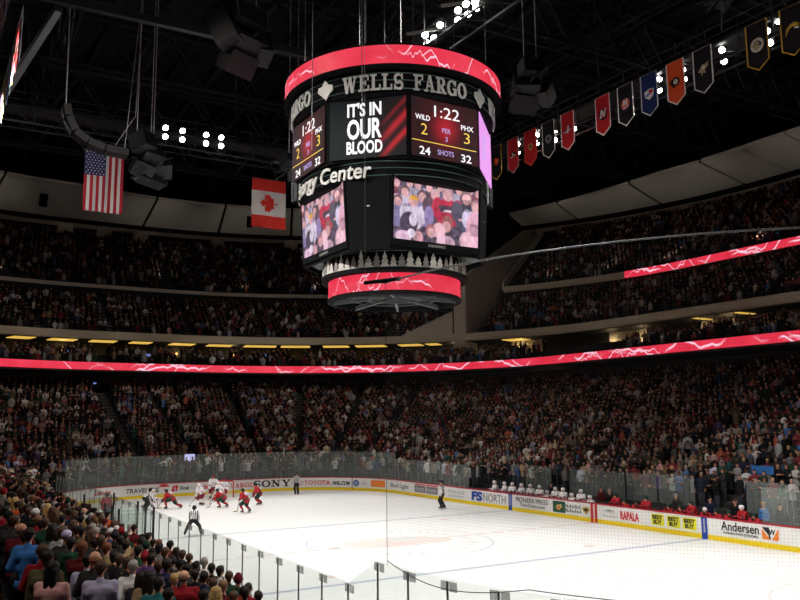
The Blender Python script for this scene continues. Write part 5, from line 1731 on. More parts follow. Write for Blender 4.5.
def cm(name, c, rough=.85): return mat('cloth_' + name, srgb(*c), rough, var=.12, scale=14, bump=.15, spec=.15)


CLOTH = {
    'black': (26, 25, 27), 'charcoal': (52, 50, 52), 'navy': (32, 38, 62), 'dark brown': (58, 44, 36), 'dark green': (34, 66, 50), 'olive': (92, 86, 58), 'tan': (150, 126, 92),
    'grey': (120, 118, 118), 'pale grey': (176, 174, 174), 'white': (222, 218, 214), 'red': (146, 30, 40), 'dark red': (96, 26, 33), 'orange': (222, 92, 40), 'blue': (58, 110, 176),
    'lavender': (192, 184, 214), 'pink': (222, 164, 160), 'cream': (206, 190, 156), 'teal': (40, 110, 112), 'purple': (90, 64, 110), 'bright blue': (70, 128, 200), 'denim': (60, 74, 104)}
CM = {k: cm(k.replace(' ', '_'), v) for k, v in CLOTH.items()}
SKIN = [mat('skin_' + n, srgb(*c), .6, var=.05, scale=10, spec=.3) for n, c in (('fair', (226, 168, 140)), ('light', (208, 148, 118)), ('tan', (184, 126, 96)), ('brown', (120, 78, 56)))]
HAIR = {k: mat('hair_' + k.replace(' ', '_'), srgb(*c), .6, var=.25, scale=30) for k, c in dict(dark=(36, 28, 24), brown=(82, 58, 42), auburn=(122, 70, 44), blond=(186, 150, 96), grey=(160, 154, 148), black=(22, 20, 20)).items()}
HAIR['light brown'] = mat('hair_light_brown', srgb(126, 94, 66), .6, var=.25, scale=30)
EYE = mat('eye_dark', (.03, .025, .025), .4, var=0); LIP = mat('lip', srgb(168, 92, 84), .6, var=0); SHOE = mat('shoe_leather', (.03, .028, .027), .6, var=.1)

# spectator figures in six poses
POSES = {
    'arms down': Pose(look=.1),
    'clapping': Pose(hands=[(.30, .05, 1.20), (.30, -.05, 1.20)], look=.1, lean=.03, flare=.3),
    'hands in pockets': Pose(hands=[(.07, .2, .98), (.07, -.2, .98)], elbow=(-1, 0, -.2), look=-.1, flare=.2),
    'stocky': Pose(w=1.12, stance=.13, hands=[(.14, .25, .84), (.14, -.25, .84)], flare=.3),
    'slim': Pose(w=.88, hands=[(.20, .10, 1.12), (.18, -.1, 1.1)], lean=.04, look=.15),
    'pointing': Pose(hands=[(.05, .27, .82), (.52, -.30, 1.52)], look=.0),
    'leaning': Pose(lean=.22, hands=[(.32, .16, .95), (.32, -.16, .95)], hipx=-.06),
}
PROTO = {}
for nm, P in POSES.items():
    PROTO[nm] = dict(body=body_mesh(P, 'person'), coat=top_mesh(P, 'jacket', .024, .2, .008, wrinkle=.02), shirt=top_mesh(P, 'shirt', .014, .1, .0, wrinkle=.02), hooded=top_mesh(P, 'hooded_top', .022, .12, .01, hood=True), legs=leg_mesh(P, 'trousers'), P=P)
    for h in ('short', 'long', 'tail', 'bald', 'cap', 'knit'): PROTO[nm][h] = hair_mesh(P, {'short': 'hair', 'long': 'hair', 'tail': 'hair', 'bald': 'hair', 'cap': 'cap', 'knit': 'knit_hat'}[h], h)
    me = PROTO[nm]['body']
    for m_ in (SKIN[0], EYE, LIP, SHOE): me.materials.append(m_)
    for k in ('coat', 'shirt', 'hooded', 'legs', 'short', 'long', 'tail', 'bald', 'cap', 'knit'): PROTO[nm][k].materials.append(CM['black'])


def om(name, me, m, parent=None):
    o = bpy.data.objects.new(name, me); COL.objects.link(o)
    if m is not None:
        o.material_slots[0].link = 'OBJECT'; o.material_slots[0].material = m
    if parent is not None: o.parent = parent
    return o


def person(pose, loc, rz, top, garment, headwear, hair, legs='charcoal', skin=0, scale=1.0, label=None, group=None):
    pr = PROTO[pose]
    o = om('person', pr['body'], SKIN[skin]); o.location = loc; o.rotation_euler = (0, 0, rz); o.scale = (scale,) * 3
    tag(o, label, 'person', group)
    om({'coat': 'jacket', 'shirt': 'shirt', 'hooded': 'hooded_top'}[garment], pr[garment], CM[top], o)
    om('trousers', pr['legs'], CM[legs], o)
    kind, col = headwear
    if kind in ('cap', 'knit'): om('cap' if kind == 'cap' else 'knit_hat', pr[kind], CM[col], o); 
    else: om('hair', pr[kind], HAIR[col], o)
    return o


# ---- who stands where in the near stand
def seat_rows(rows, s0, s1, pitch, skip, first=0):
    out = []
    for k, (d, z) in enumerate(rows):
        if k < first: continue
        S = np.linspace(s0, s1, 1600); P = np.array([at(s, d + .45, z) for s in S]); L = np.r_[0, np.cumsum(np.hypot(*(P[1:, :2] - P[:-1, :2]).T))]
        n = int(L[-1] / pitch); u = (np.arange(n) + .5 * (k % 2)) * pitch
        for q in u:
            s = float(np.interp(q, L, S))
            loc = d * .06 + 1
            if any(abs((s - a)) * (1 if not (L1 < abs(a) < L1 + L2) else (R0 + d) / R0) < .42 for a in skip): continue
            x, y, zz = at(s, d + .45, z); out.append((k, s, x, y, z))
    return out


near = seat_rows(ROWS_L, -62, -5, .6, [a for a in AIS_L if a < -4] + [-24.5, -31, -38, -45, -52], 0)
cand = []
for (k, s, x, y, z) in near:
    px, py, dep = frame_xy((x, y, z + 1.66)); px, py, dep = float(px[0]), float(py[0]), float(dep[0])
    dist = math.hypot(x - CAM[0], y - CAM[1])
    if dep > 3 and -14 < px < 268 and py < 612 and dist > (14 if px < 22 else 9.0) and rng.random() < .93: cand.append((dist, k, s, x, y, z, px, py))
cand.sort()
print('near stand candidates', len(cand))

# people one can pick out by their clothes: where the head is seen -> seat (positions found once, kept as seats in the rows)
SPECIAL = [  # px, py of head centre in the photo, look
    (33, 537, dict(pose='slim', top='bright blue', garment='coat', headwear=('short', 'dark'), label='person in a bright blue jacket standing in the lower left stand, seen from behind')),
    (100, 563, dict(pose='stocky', top='lavender', garment='shirt', headwear=('short', 'brown'), label='broad person in a pale lavender shirt at the bottom of the near stand')),
    (86, 556, dict(pose='arms down', top='lavender', garment='shirt', headwear=('short', 'dark'), label='dark-haired person in a pale lavender shirt, left of the broad lavender shirt')),
    (56, 577, dict(pose='stocky', top='pink', garment='shirt', headwear=('long', 'black'), label='person in a pink top with black hair at the bottom edge of the stand')),
    (15, 578, dict(pose='arms down', top='olive', garment='coat', headwear=('short', 'dark'), label='person in an olive coat at the bottom left corner, head and shoulders in view')),
    (71, 536, dict(pose='clapping', top='charcoal', garment='coat', headwear=('cap', 'lavender'), label='person wearing a pale lavender cap in the left of the near stand')),
    (104, 549, dict(pose='pointing', top='tan', garment='coat', headwear=('short', 'auburn'), label='person in a tan jacket pointing an arm toward the ice')),
    (116, 533, dict(pose='clapping', top='white', garment='hooded', headwear=('cap', 'white'), label='person in a white cap and white hooded top close to the near glass')),
    (90, 572, dict(pose='slim', top='charcoal', garment='shirt', headwear=('bald', 'auburn'), label='person with thinning auburn hair between the two lavender shirts')),
    (237, 585, dict(pose='arms down', top='dark green', garment='coat', headwear=('knit', 'dark red'), label='person in a dark green jacket and dark red knit hat by the near glass')),
    (247, 592, dict(pose='arms down', top='red', garment='coat', headwear=('short', 'dark'), label='dark-haired person in a red jacket, last one by the near glass')),
    (215, 574, dict(pose='hands in pockets', top='white', garment='shirt', headwear=('short', 'dark'), label='dark-haired person in a white top turning their head by the near glass')),
    (190, 581, dict(pose='stocky', top='red', garment='coat', headwear=('bald', 'brown'), label='nearly bald person in a red jacket in front of the near glass')),
    (42, 566, dict(pose='slim', top='red', garment='shirt', headwear=('short', 'brown'), label='small brown-haired person in a red top left of the pink top')),
    (199, 567, dict(pose='clapping', top='white', garment='shirt', headwear=('short', 'grey'), label='grey-haired person in a white shirt two places from the glass')),
]
taken = set(); people = []
facing = lambda x, y: math.atan2(2.0 - y, 12.0 - x)
for px, py, kw in SPECIAL:
    best = min((c for c in cand if c[:5] not in taken and c[0] > 8.5), key=lambda c: (c[6] - px) ** 2 + (c[7] - py) ** 2 * 1.4)
    taken.add(best[:5]); people.append((best, dict(kw)))
# nobody stands right in front of the big figures at the lower left
CLEAR = {0: 34, 1: 30, 2: 26, 3: 28, 4: 26, 5: 12}
def hides(c):
    for i, w_ in CLEAR.items():
        b_ = people[i][0]
        if c[0] < b_[0] - .3 and abs(c[6] - b_[6]) < w_ and c[7] > b_[7] + 4: return True
    return False
cand = [c for c in cand if c[:5] in taken or not hides(c)]
NEAR_N = 300 - len(SPECIAL)
tops = ['black'] * 9 + ['charcoal'] * 6 + ['navy'] * 4 + ['dark brown'] * 4 + ['dark green'] * 3 + ['olive'] * 2 + ['tan'] * 2 + ['grey'] * 4 + ['pale grey'] * 2 + ['white'] * 2 + ['red'] * 2 + ['dark red'] * 3 + ['black'] * 4 + ['denim'] * 2 + ['cream', 'teal', 'purple', 'blue', 'orange']
hw = [('short', 'dark')] * 14 + [('short', 'black')] * 6 + [('short', 'brown')] * 9 + [('short', 'light brown')] * 2 + [('short', 'auburn')] * 2 + [('short', 'grey')] * 2 + [('short', 'blond')] + [('long', 'dark')] * 4 + [('long', 'blond')] * 2 + [('long', 'brown')] * 4 + [('tail', 'light brown')] * 2 + [('bald', 'grey')] + [('bald', 'brown')] + [('cap', 'white'), ('cap', 'red'), ('cap', 'dark red'), ('cap', 'black'), ('cap', 'navy'), ('cap', 'tan'), ('knit', 'red'), ('knit', 'dark green'), ('knit', 'charcoal')]
rest_seats = []
r_ = random.Random(11)
for c in cand:
    if c[:5] in taken: continue
    if len(people) < 300:
        people.append((c, dict(pose=r_.choice(['arms down', 'clapping', 'clapping', 'hands in pockets', 'stocky', 'slim', 'leaning']), top=r_.choice(tops), garment=r_.choice(['coat', 'coat', 'shirt', 'hooded']), headwear=r_.choice(hw), label=None)))
    else: rest_seats.append(c)
HWT = lambda h: {'short': '%s hair', 'long': 'long %s hair', 'tail': '%s ponytail', 'bald': 'thin %s hair', 'cap': '%s cap', 'knit': '%s knit hat'}[h[0]] % h[1]
GT = {'coat': 'jacket', 'shirt': 'shirt', 'hooded': 'hooded top'}
used_labels = set(); by_row = {}
for c, kw in people: by_row.setdefault(c[1], []).append(c[2])
for r in by_row: by_row[r].sort()
for c, kw in people:
    dist, k, s, x, y, z, px, py = c
    lab = kw['label']
    if not lab:
        base = 'person in %s %s with %s' % (kw['top'], GT[kw['garment']], HWT(kw['headwear']))
        lab = base + ', %s row from near glass' % ordw(k + 1)
        if lab in used_labels: lab = 'person in %s %s with %s, %s along the %s row' % (kw['top'], GT[kw['garment']], HWT(kw['headwear']), ordw(by_row[k].index(s) + 1), ordw(k + 1))
    used_labels.add(lab)
    rz = facing(x, y) + r_.uniform(-.25, .25)
    person(kw['pose'], (x, y, z), rz, kw['top'], kw['garment'], kw['headwear'], None, r_.choice(['charcoal', 'black', 'denim', 'navy', 'dark brown']), r_.choice([0, 0, 0, 1, 1, 2, 3]) if not kw['label'] else 0, r_.uniform(.93, 1.05), lab, 'spectators standing in the near stand')

# ---- everyone else: one crowd
SKC = [srgb(*c) for c in ((206, 150, 126), (190, 134, 108), (168, 116, 90), (110, 72, 52))]
HRC = [srgb(*c) for c in ((36, 28, 24), (60, 44, 34), (82, 58, 42), (120, 74, 46), (180, 146, 96), (150, 146, 140), (24, 20, 20))]
TPC = ['black'] * 24 + ['charcoal'] * 11 + ['navy'] * 5 + ['dark brown'] * 5 + ['dark green'] * 4 + ['olive'] * 3 + ['tan'] * 3 + ['grey'] * 4 + ['pale grey'] * 4 + ['white'] * 6 + ['cream'] * 1 + ['red'] * 5 + ['dark red'] * 5 + ['denim'] * 2 + ['cream', 'teal', 'purple', 'blue', 'bright blue', 'orange', 'pink', 'lavender']


def simple_figure(detail, arms):
    """(verts, faces, colour key per vertex) facing +X; keys 0 legs 1 top 2 skin 3 hair"""
    V, F, K = [], [], []

    def rings(rs, n, capb=True, capt=True):
        o = len(V)
        for (x, y, z, rx, ry, key) in rs:
            for i in range(n):
                a = 2 * PI * (i + .5) / n; V.append((x + rx * math.cos(a), y + ry * math.sin(a), z)); K.append(key)
        for j in range(len(rs) - 1):
            for i in range(n): F.append((o + j * n + i, o + j * n + (i + 1) % n, o + (j + 1) * n + (i + 1) % n, o + (j + 1) * n + i))
        if capt: F.append(tuple(o + (len(rs) - 1) * n + i for i in range(n)))
    n = 8 if detail else 6
    rings([(0, 0, 0.0, .1, .15, 0), (0, 0, .8, .12, .17, 0)], n)
    rings([(0, 0, .74, .14, .19, 1), (0, 0, 1.1, .13, .18, 1), (0, 0, 1.33, .13, .21, 1), (0, 0, 1.43, .09, .17, 1), (0, 0, 1.49, .055, .06, 1)], n)
    m = 8 if detail else 6
    hz = 1.61; o = len(V)
    for j, (z, r) in enumerate([(-.13, .05), (-.06, .078), (.02, .09), (.075, .085), (.115, .04)]):
        for i in range(m):
            a = 2 * PI * (i + .5) / m; V.append((.01 + r * 1.08 * math.cos(a), r * .9 * math.sin(a), hz + z))
            K.append(3 if (z > .05 or math.cos(a) < -.15) else 2)
    for j in range(4):
        for i in range(m): F.append((o + j * m + i, o + j * m + (i + 1) % m, o + (j + 1) * m + (i + 1) % m, o + (j + 1) * m + i))
    F.append(tuple(o + 4 * m + i for i in range(m)))
    if arms:
        for q in (1, -1):
            sh = Vector((0, .2 * q, 1.38))
            if arms == 1: el, ha = Vector((.02, .26 * q, 1.1)), Vector((.12, .22 * q, .88))
            elif arms == 2: el, ha = Vector((.1, .25 * q, 1.12)), Vector((.3, .04 * q, 1.22))
            else: el, ha = Vector((.12, .27 * q, 1.5)), Vector((.16, .2 * q, 1.78))
            for (a, c, r0, r1, k0, k1) in ((sh, el, .06, .05, 1, 1), (el, ha, .048, .035, 1, 1), (ha - (ha - el) * .06, ha + (ha - el).normalized() * .13, .042, .03, 2, 2)):
                t = (c - a).normalized(); x = t.orthogonal().normalized(); yv = t.cross(x); o = len(V); mm = 5 if detail else 4
                for (p, r, key) in ((a, r0, k0), (c, r1, k1)):
                    for i in range(mm):
                        an = 2 * PI * i / mm; V.append(tuple(p + (x * math.cos(an) + yv * math.sin(an)) * r)); K.append(key)
                for i in range(mm): F.append((o + i, o + (i + 1) % mm, o + mm + (i + 1) % mm, o + mm + i))
                F.append(tuple(o + mm + i for i in range(mm)))
    return np.array(V), F, np.array(K)


FIG = {(d, a): simple_figure(d, a) for d in (0, 1) for a in (0, 1, 2, 3)}
crowd_v, crowd_l, crowd_n, crowd_c = [], [], [], []
voff = 0


def add_crowd(seats, detail, arms_p, bright=1.0):
    """seats: (x, y, z, heading)"""
    global voff
    seats = np.array(seats); N = len(seats)
    pick = rng.choice(4, N, p=arms_p)
    topc = np.array([srgb(*CLOTH[t]) for t in TPC]); topc = topc * .78 + .22 * topc.mean(1, keepdims=True)
    for a in range(4):
        Q = seats[pick == a]
        if not len(Q): continue
        V, F, K = FIG[(detail, a)]
        n = len(Q); sc = rng.uniform(.92, 1.05, n); wd = rng.uniform(1.0, 1.3, n)
        th = Q[:, 3] + rng.normal(0, .6, n); c, s_ = np.cos(th), np.sin(th)
        X = V[None, :, 0] * wd[:, None]; Y = V[None, :, 1] * wd[:, None]; Z = V[None, :, 2] * sc[:, None]
        head = V[:, 2] > 1.45
        X = np.where(head[None], V[None, :, 0], X); Y = np.where(head[None], V[None, :, 1] + rng.normal(0, .03, n)[:, None], Y)
        W_ = np.stack([X * c[:, None] - Y * s_[:, None] + Q[:, 0:1], X * s_[:, None] + Y * c[:, None] + Q[:, 1:2], Z + Q[:, 2:3]], -1)
        crowd_v.append(W_.reshape(-1, 3))
        lens = np.array([len(f) for f in F]); flat_ = np.concatenate([np.array(f) for f in F])
        offs = voff + np.arange(n) * len(V)
        crowd_l.append((flat_[None] + offs[:, None]).ravel()); crowd_n.append(np.tile(lens, n)); voff += n * len(V)
        tcol = topc[rng.integers(0, len(topc), n)] * rng.uniform(.55, 1.2, (n, 1))
        hcol = np.array(HRC)[rng.integers(0, len(HRC), n)]
        hat = rng.random(n) < .10; hcol[hat] = topc[rng.integers(0, len(topc), hat.sum())]
        skc = np.array(SKC)[rng.choice(4, n, p=[.45, .3, .18, .07])] * rng.uniform(.55, 1., (n, 1))
        lcol = np.tile(np.array([.03, .032, .04]), (n, 1))
        pal = np.stack([lcol, tcol, skc, hcol], 1)
        crowd_c.append(pal[:, K, :].reshape(-1, 3))


def seats_for(rows, s0, s1, pitch, skip, occ, first=0, pad=90):
    out = []
    for (k, s, x, y, z) in seat_rows(rows, s0, s1, pitch, skip, first):
        if rng.random() > occ: continue
        px, py, dep = frame_xy((x, y, z + 1.5)); px, py, dep = float(px[0]), float(py[0]), float(dep[0])
        if dep < 3 or px < -pad or px > 800 + pad or py < -60 or py > 640: continue
        nx, ny = st(s)[2:4]; out.append((x, y, z, math.atan2(-ny, -nx)))
    return out


BENCH = (29.5, 51.9)
STAFF_XY = [(CX - (49.3 - L1 - L2), -16.4), (CX - (51.75 - L1 - L2), -15.55), (CX - (51.5 - L1 - L2), -15.3), (CX - (50.9 - L1 - L2), -16.4), (CX - (50.9 - L1 - L2), -17.25)]
low2 = [(c[3], c[4], c[5], facing(c[3], c[4])) for c in rest_seats]
for (k, s, x, y, z) in near:
    px, py, dep = frame_xy((x, y, z + 1.66))
    if dep[0] > 6 and (-110 < px[0] <= -14) and math.hypot(x - CAM[0], y - CAM[1]) > 13: low2.append((x, y, z, facing(x, y)))
for q in seats_for(ROWS_L, -5, 62, .48, AIS_L, .96):
    if (-15.45 < q[1] < -12.95 or any(abs(q[0] - sx_) < .6 and abs(q[1] - sy_) < .5 for sx_, sy_ in STAFF_XY)) and CX - (BENCH[1] - L1 - L2) < q[0] < CX - (BENCH[0] - L1 - L2): continue
    low2.append(q)
add_crowd(low2, 1, [.1, .4, .45, .05])
club = seats_for(ROWS_C[:6], -20, 15.5, .6, AIS_L, .72) + [q for q in seats_for(ROWS_C[:6], 15.5, 30, .6, AIS_L, .35) if not (16.5 < q[0] < 28.5 and q[1] < -29)] + seats_for(ROWS_C[:6], 30, 62, .6, AIS_L, .7)
upper = seats_for(ROWS_U[:10], -22, SU1 - .3, .58, AIS_U, .84) + seats_for(ROWS_U[:10], SR0 + .35, 66, .58, AIS_U, .88)
top_ = seats_for(ROWS_V[:17], -22, SV1 - .4, .58, AIS_U, .74) + seats_for(ROWS_V, SR0 + .4, 66, .58, AIS_U, .86)
add_crowd(club, 0, [.2, .5, .28, .02]); add_crowd(upper, 0, [.2, .5, .28, .02]); add_crowd(top_, 0, [.3, .45, .23, .02])
me = bpy.data.meshes.new('crowd')
v = np.concatenate(crowd_v); l = np.concatenate(crowd_l).astype(np.int32); n = np.concatenate(crowd_n).astype(np.int32)
me.vertices.add(len(v)); me.vertices.foreach_set('co', v.ravel().astype(np.float32))
me.loops.add(len(l)); me.loops.foreach_set('vertex_index', l)
me.polygons.add(len(n)); me.polygons.foreach_set('loop_start', np.r_[0, np.cumsum(n)[:-1]].astype(np.int32))
try: me.polygons.foreach_set('loop_total', n)
except Exception: pass
me.update(calc_edges=True)
ca_ = me.color_attributes.new('Col', 'FLOAT_COLOR', 'POINT')
cc = np.ones((len(v), 4), np.float32); cc[:, :3] = np.concatenate(crowd_c); ca_.data.foreach_set('color', cc.ravel())
o = link('crowd', me, M['crowd'])
tag(o, 'thousands of standing fans filling the lower bowl and both upper decks', 'crowd', kind='stuff')
print('crowd', len(v), 'verts', len(low2), len(club), len(upper), len(top_))

# ================================================================== PLAYERS AND OFFICIALS
KIT = {k: mat('kit_' + k, srgb(*c), .7, var=.08, scale=12, bump=.1) for k, c in dict(red=(172, 28, 40), green=(22, 54, 44), white=(232, 230, 232), maroon=(128, 30, 44), black=(24, 24, 26), cream=(200, 180, 140), grey=(120, 120, 124)).items()}
BLADE = mat('skate_steel', (.6, .6, .62), .3, .8, var=.05); STICK = mat('stick_shaft', (.05, .05, .05), .5, var=.1); TAPE = mat('stick_wood', srgb(196, 170, 120), .6, var=.1)


def stripe_mat():
    m = bpy.data.materials.new('referee_stripes'); m.use_nodes = True; nt = m.node_tree; b = nt.nodes['Principled BSDF']; b.inputs['Roughness'].default_value = .8
    tc = nt.nodes.new('ShaderNodeTexCoord'); sp = nt.nodes.new('ShaderNodeSeparateXYZ'); nt.links.new(tc.outputs['Object'], sp.inputs[0])
    ml = nt.nodes.new('ShaderNodeMath'); ml.operation = 'MULTIPLY'; ml.inputs[1].default_value = 9.5; nt.links.new(sp.outputs[1], ml.inputs[0])
    fr = nt.nodes.new('ShaderNodeMath'); fr.operation = 'FRACT'; nt.links.new(ml.outputs[0], fr.inputs[0])
    gt = nt.nodes.new('ShaderNodeMath'); gt.operation = 'GREATER_THAN'; gt.inputs[1].default_value = .5; nt.links.new(fr.outputs[0], gt.inputs[0])
    mx = nt.nodes.new('ShaderNodeMix'); mx.data_type = 'RGBA'; mx.inputs[6].default_value = (.03, .03, .035, 1); mx.inputs[7].default_value = (.8, .8, .8, 1)
    nt.links.new(gt.outputs[0], mx.inputs[0]); nt.links.new(mx.outputs[2], b.inputs['Base Color']); return m


KIT['stripes'] = stripe_mat()


def skate_mesh(P, k):
    b = MB(); an = P.an[k]; f = Vector((1, .12 * (1 if k == 0 else -1), 0)).normalized()
    z0 = an.z - .08
    cap(b, an + Vector((-.02, 0, .06)), .052, an + Vector((-.03, 0, -.02)), .055); cap(b, an + Vector((-.04, 0, -.03)), .05, an + f * .15 + Vector((0, 0, -.035)), .042)
    me = fuse(b, 'skate', .014, 2, .6)
    return me


def blade_mb(P, k):
    b = MB(); an = P.an[k]; f = Vector((1, .12 * (1 if k == 0 else -1), 0)).normalized(); z = an.z - .155
    b.bar(an + f * -.11 + Vector((0, 0, -.115)), an + f * .19 + Vector((0, 0, -.115)), .02, .07)
    return b


def helmet_mesh(P):
    b = MB(); cap(b, P.H(-.035, 0, .05), .115, P.H(.025, 0, .055), .108); cap(b, P.H(-.06, 0, .0), .09, P.H(-.065, 0, -.04), .07)
    for q in (1, -1): cap(b, P.H(.0, .085 * q, .03), .03, P.H(.005, .088 * q, -.045), .02)
    return fuse(b, 'helmet', .014, 2, .6)


def glove_mesh(P, k):
    b = MB(); d = (P.wr[k] - P.el[k]).normalized(); cap(b, P.wr[k] - d * .09, .064, P.wr[k], .052); cap(b, P.wr[k], .055, P.wr[k] + d * .09, .05)
    sd = Vector((1, 0, 0)); sd = (sd - d * sd.dot(d)).normalized(); o = d.cross(sd)
    for i in (-1.5, -.5, .5, 1.5): cap(b, P.wr[k] + d * .07 + o * .026 * i, .021, P.wr[k] + d * (.15 - .01 * abs(i)) + o * .026 * i + sd * .02, .018)
    cap(b, P.wr[k] + d * .02 + o * .04, .024, P.wr[k] + d * .08 + o * .075, .02)
    return fuse(b, 'glove', .012, 2, .6)


def sock_mesh(P, k):
    b = MB(); cap(b, P.hp[k].lerp(P.kn[k], .8), .085, P.kn[k], .088); cap(b, P.kn[k], .086, P.kn[k].lerp(P.an[k], .4), .088); cap(b, P.kn[k].lerp(P.an[k], .4), .086, P.an[k] + Vector((0, 0, .08)), .06)
    return fuse(b, 'sock', .016, 2, .5)


def kit_parts(P, official=False, goalie=False):
    d = dict(P=P, body=body_mesh(P, 'hockey_player', fine=False))
    for m_ in (SKIN[0], EYE, LIP, SHOE): d['body'].materials.append(m_)
    d['top'] = top_mesh(P, 'jersey', .03, .16 if not official else .06, .0 if official else .04, wrinkle=.014, voxel=.018)
    d['helmet'] = helmet_mesh(P)
    d['skates'] = [skate_mesh(P, 0), skate_mesh(P, 1)]; d['blades'] = [blade_mb(P, 0), blade_mb(P, 1)]
    if official: d['pants'] = leg_mesh(P, 'trousers', .03, .012)
    else:
        d['pants'] = leg_mesh(P, 'hockey_pants', .05, .01, .02, full=False)
        d['gloves'] = [glove_mesh(P, 0), glove_mesh(P, 1)]; d['socks'] = [sock_mesh(P, 0), sock_mesh(P, 1)]
    for k in ('top', 'helmet', 'pants'): d[k].materials.append(KIT['black'])
    for k in ('skates', 'gloves', 'socks'):
        for me in d.get(k, []): me.materials.append(KIT['black'])
    # bands near the hem and the number panel on the back
    me = d['top']; me.materials.append(KIT['black']); me.materials.append(KIT['black']); mi = []
    for p in me.polygons:
        q = p.center - P.pel; h = q.dot(P.up); m_ = 0
        if not official:
            if -.06 < h < .02: m_ = 1
            for k in range(2):
                e = P.el[k]; t = (p.center - e).dot((P.wr[k] - e).normalized())
                if .03 < t < .1 and (p.center - e).length < .16 and abs(q.dot(P.lt)) > .14: m_ = 1
        mi.append(m_)
    me.polygons.foreach_set('material_index', mi)
    return d


def suit_up(d, loc, rz, name, cat, label, top, band, pants, helmet, sock=None, glove='black', group=None, scale=.99, skin=0, number=None, ink='white'):
    P = d['P']
    o = om(name, d['body'], SKIN[skin]); o.location = loc; o.rotation_euler = (0, 0, rz); o.scale = (scale,) * 3
    tag(o, label, cat, group)
    j = om('jersey', d['top'], KIT[top], o); j.material_slots[1].link = 'OBJECT'; j.material_slots[1].material = KIT[band]
    om('helmet', d['helmet'], KIT[helmet], o); om('trousers' if sock is None else 'hockey_pants', d['pants'], KIT[pants], o)
    for k in range(2):
        s_ = om('skate', d['skates'][k], KIT['black'], o)
        bl = d['blades'][k]
        if isinstance(bl, MB): d['blades'][k] = bl.mesh('skate_blade'); d['blades'][k].materials.append(BLADE)
        om('blade', d['blades'][k], None, s_)
        if sock: om('sock', d['socks'][k], KIT[sock], o); om('glove', d['gloves'][k], KIT[glove], o)
    if number:
        b = MB(); bk = P.chest - P.fw * (.115 + .075) + P.up * .0
        letters(b, number, lambda u, v, w: bk - P.lt * -u * -1 * 1 * -1 + P.up * v - P.fw * w if False else bk + P.lt * (-u) * -1 * -1 + P.up * v - P.fw * w, 0, -.14, .26, .3, .05, .03)
        b.build('number', KIT[ink], j)
    return o


def stick(P, loc, rz, label, k_top=0, k_low=1, blade=None, scale=.99):
    """shaft through both hands down to a blade on the ice"""
    R_ = Matrix.Rotation(rz, 3, 'Z')
    a = Vector(loc) + R_ @ (P.wr[k_top] * scale); c = Vector(loc) + R_ @ (Vector(blade) * scale)
    t = thing('hockey_stick', label, 'hockey stick', c, 0, 'sticks held by the players')
    d = (a - c).normalized(); b = MB(); b.bar((0, 0, .03), d * ((a - c).length + .1), .032, .024); b.build('shaft', STICK, t)
    h = Vector((d.x, d.y, 0)).normalized() if abs(d.z) < .999 else Vector((1, 0, 0)); side = R_ @ Vector((.25, .97, 0))
    b = MB(); b.bar(Vector((0, 0, .035)), side * .3 + Vector((0, 0, .04)), .014, .07); b.build('blade', TAPE, t)
    return t


F = lambda *p: list(p)
PP = {
    'crouch_wide': Pose(lean=.62, hip=.80, hands=[(.42, .22, .62), (.42, -.22, .62)], feet=[(.02, .42, .155), (.0, -.42, .155)], tilt=-.25),
    'faceoff': Pose(lean=1.05, hip=.74, hands=[(.72, .12, .62), (.80, -.1, .36)], feet=[(.12, .32, .155), (-.12, -.34, .155)], tilt=-.55),
    'lunge': Pose(lean=.95, hip=.72, hands=[(.62, .2, .62), (.78, .05, .36)], feet=[(.25, .34, .155), (-.52, -.32, .155)], tilt=-.5),
    'ready': Pose(lean=.62, hip=.82, hands=[(.40, .22, .86), (.46, -.18, .58)], feet=[(.08, .24, .155), (-.10, -.24, .155)], tilt=-.3),
    'glide': Pose(lean=.42, hip=.88, hands=[(.34, .26, .88), (.40, -.22, .68)], feet=[(.14, .17, .155), (-.16, -.2, .155)], tilt=-.2),
    'stand': Pose(lean=.06, hip=.96, hands=[(.06, .27, .84), (.10, -.26, .86)], feet=[(.05, .15, .155), (-.08, -.15, .155)], look=.2),
    'bench': Pose(flare=.1, lean=.42, hip=.93, hands=[(.46, .17, 1.16), (.46, -.17, 1.16)], hipx=-.12, feet=[(-.05, .12, .155), (-.1, -.12, .155)], tilt=-.25),
    'bench_low': Pose(flare=.1, lean=.66, hip=.72, hands=[(.50, .17, 1.12), (.50, -.17, 1.12)], hipx=-.2, feet=[(.0, .14, .155), (.05, -.14, .155)], tilt=-.45),
}
PK = {k: kit_parts(P, official=k in ('crouch_wide', 'stand')) for k, P in PP.items() if k != 'faceoff'}
PK['faceoff'] = kit_parts(PP['faceoff']); OFF_BEND = kit_parts(Pose(lean=.85, hip=.82, hands=[(.55, .12, .55), (.6, -.12, .5)], feet=[(.1, .26, .155), (-.1, -.26, .155)], tilt=-.4), official=True)
to = lambda a, c: math.atan2(c[1] - a[1], c[0] - a[0])
DOT = (22.0, 6.1)
# officials
q = (7.86, 7.93); suit_up(PK['crouch_wide'], (*q, 0), to(q, DOT) - .25, 'linesman', 'referee', 'crouching official in black and white stripes on the ice beyond the near glass', 'stripes', 'black', 'black', 'black')
q = (21.6, 7.2); suit_up(OFF_BEND, (*q, 0), to(q, DOT), 'linesman', 'referee', 'striped official bending to drop the puck by the far boards', 'stripes', 'black', 'black', 'black')
q = (25.9, -5.8); suit_up(PK['stand'], (*q, 0), to(q, (18, 4)), 'referee', 'referee', 'striped referee standing in front of the far end boards beside the big black lettering', 'stripes', 'black', 'black', 'black')
q = (10.8, -9.75); suit_up(PK['stand'], (*q, 0), to(q, (22, 2)), 'referee', 'referee', 'striped official standing alone near the bench side boards', 'stripes', 'black', 'black', 'black', scale=1.05)
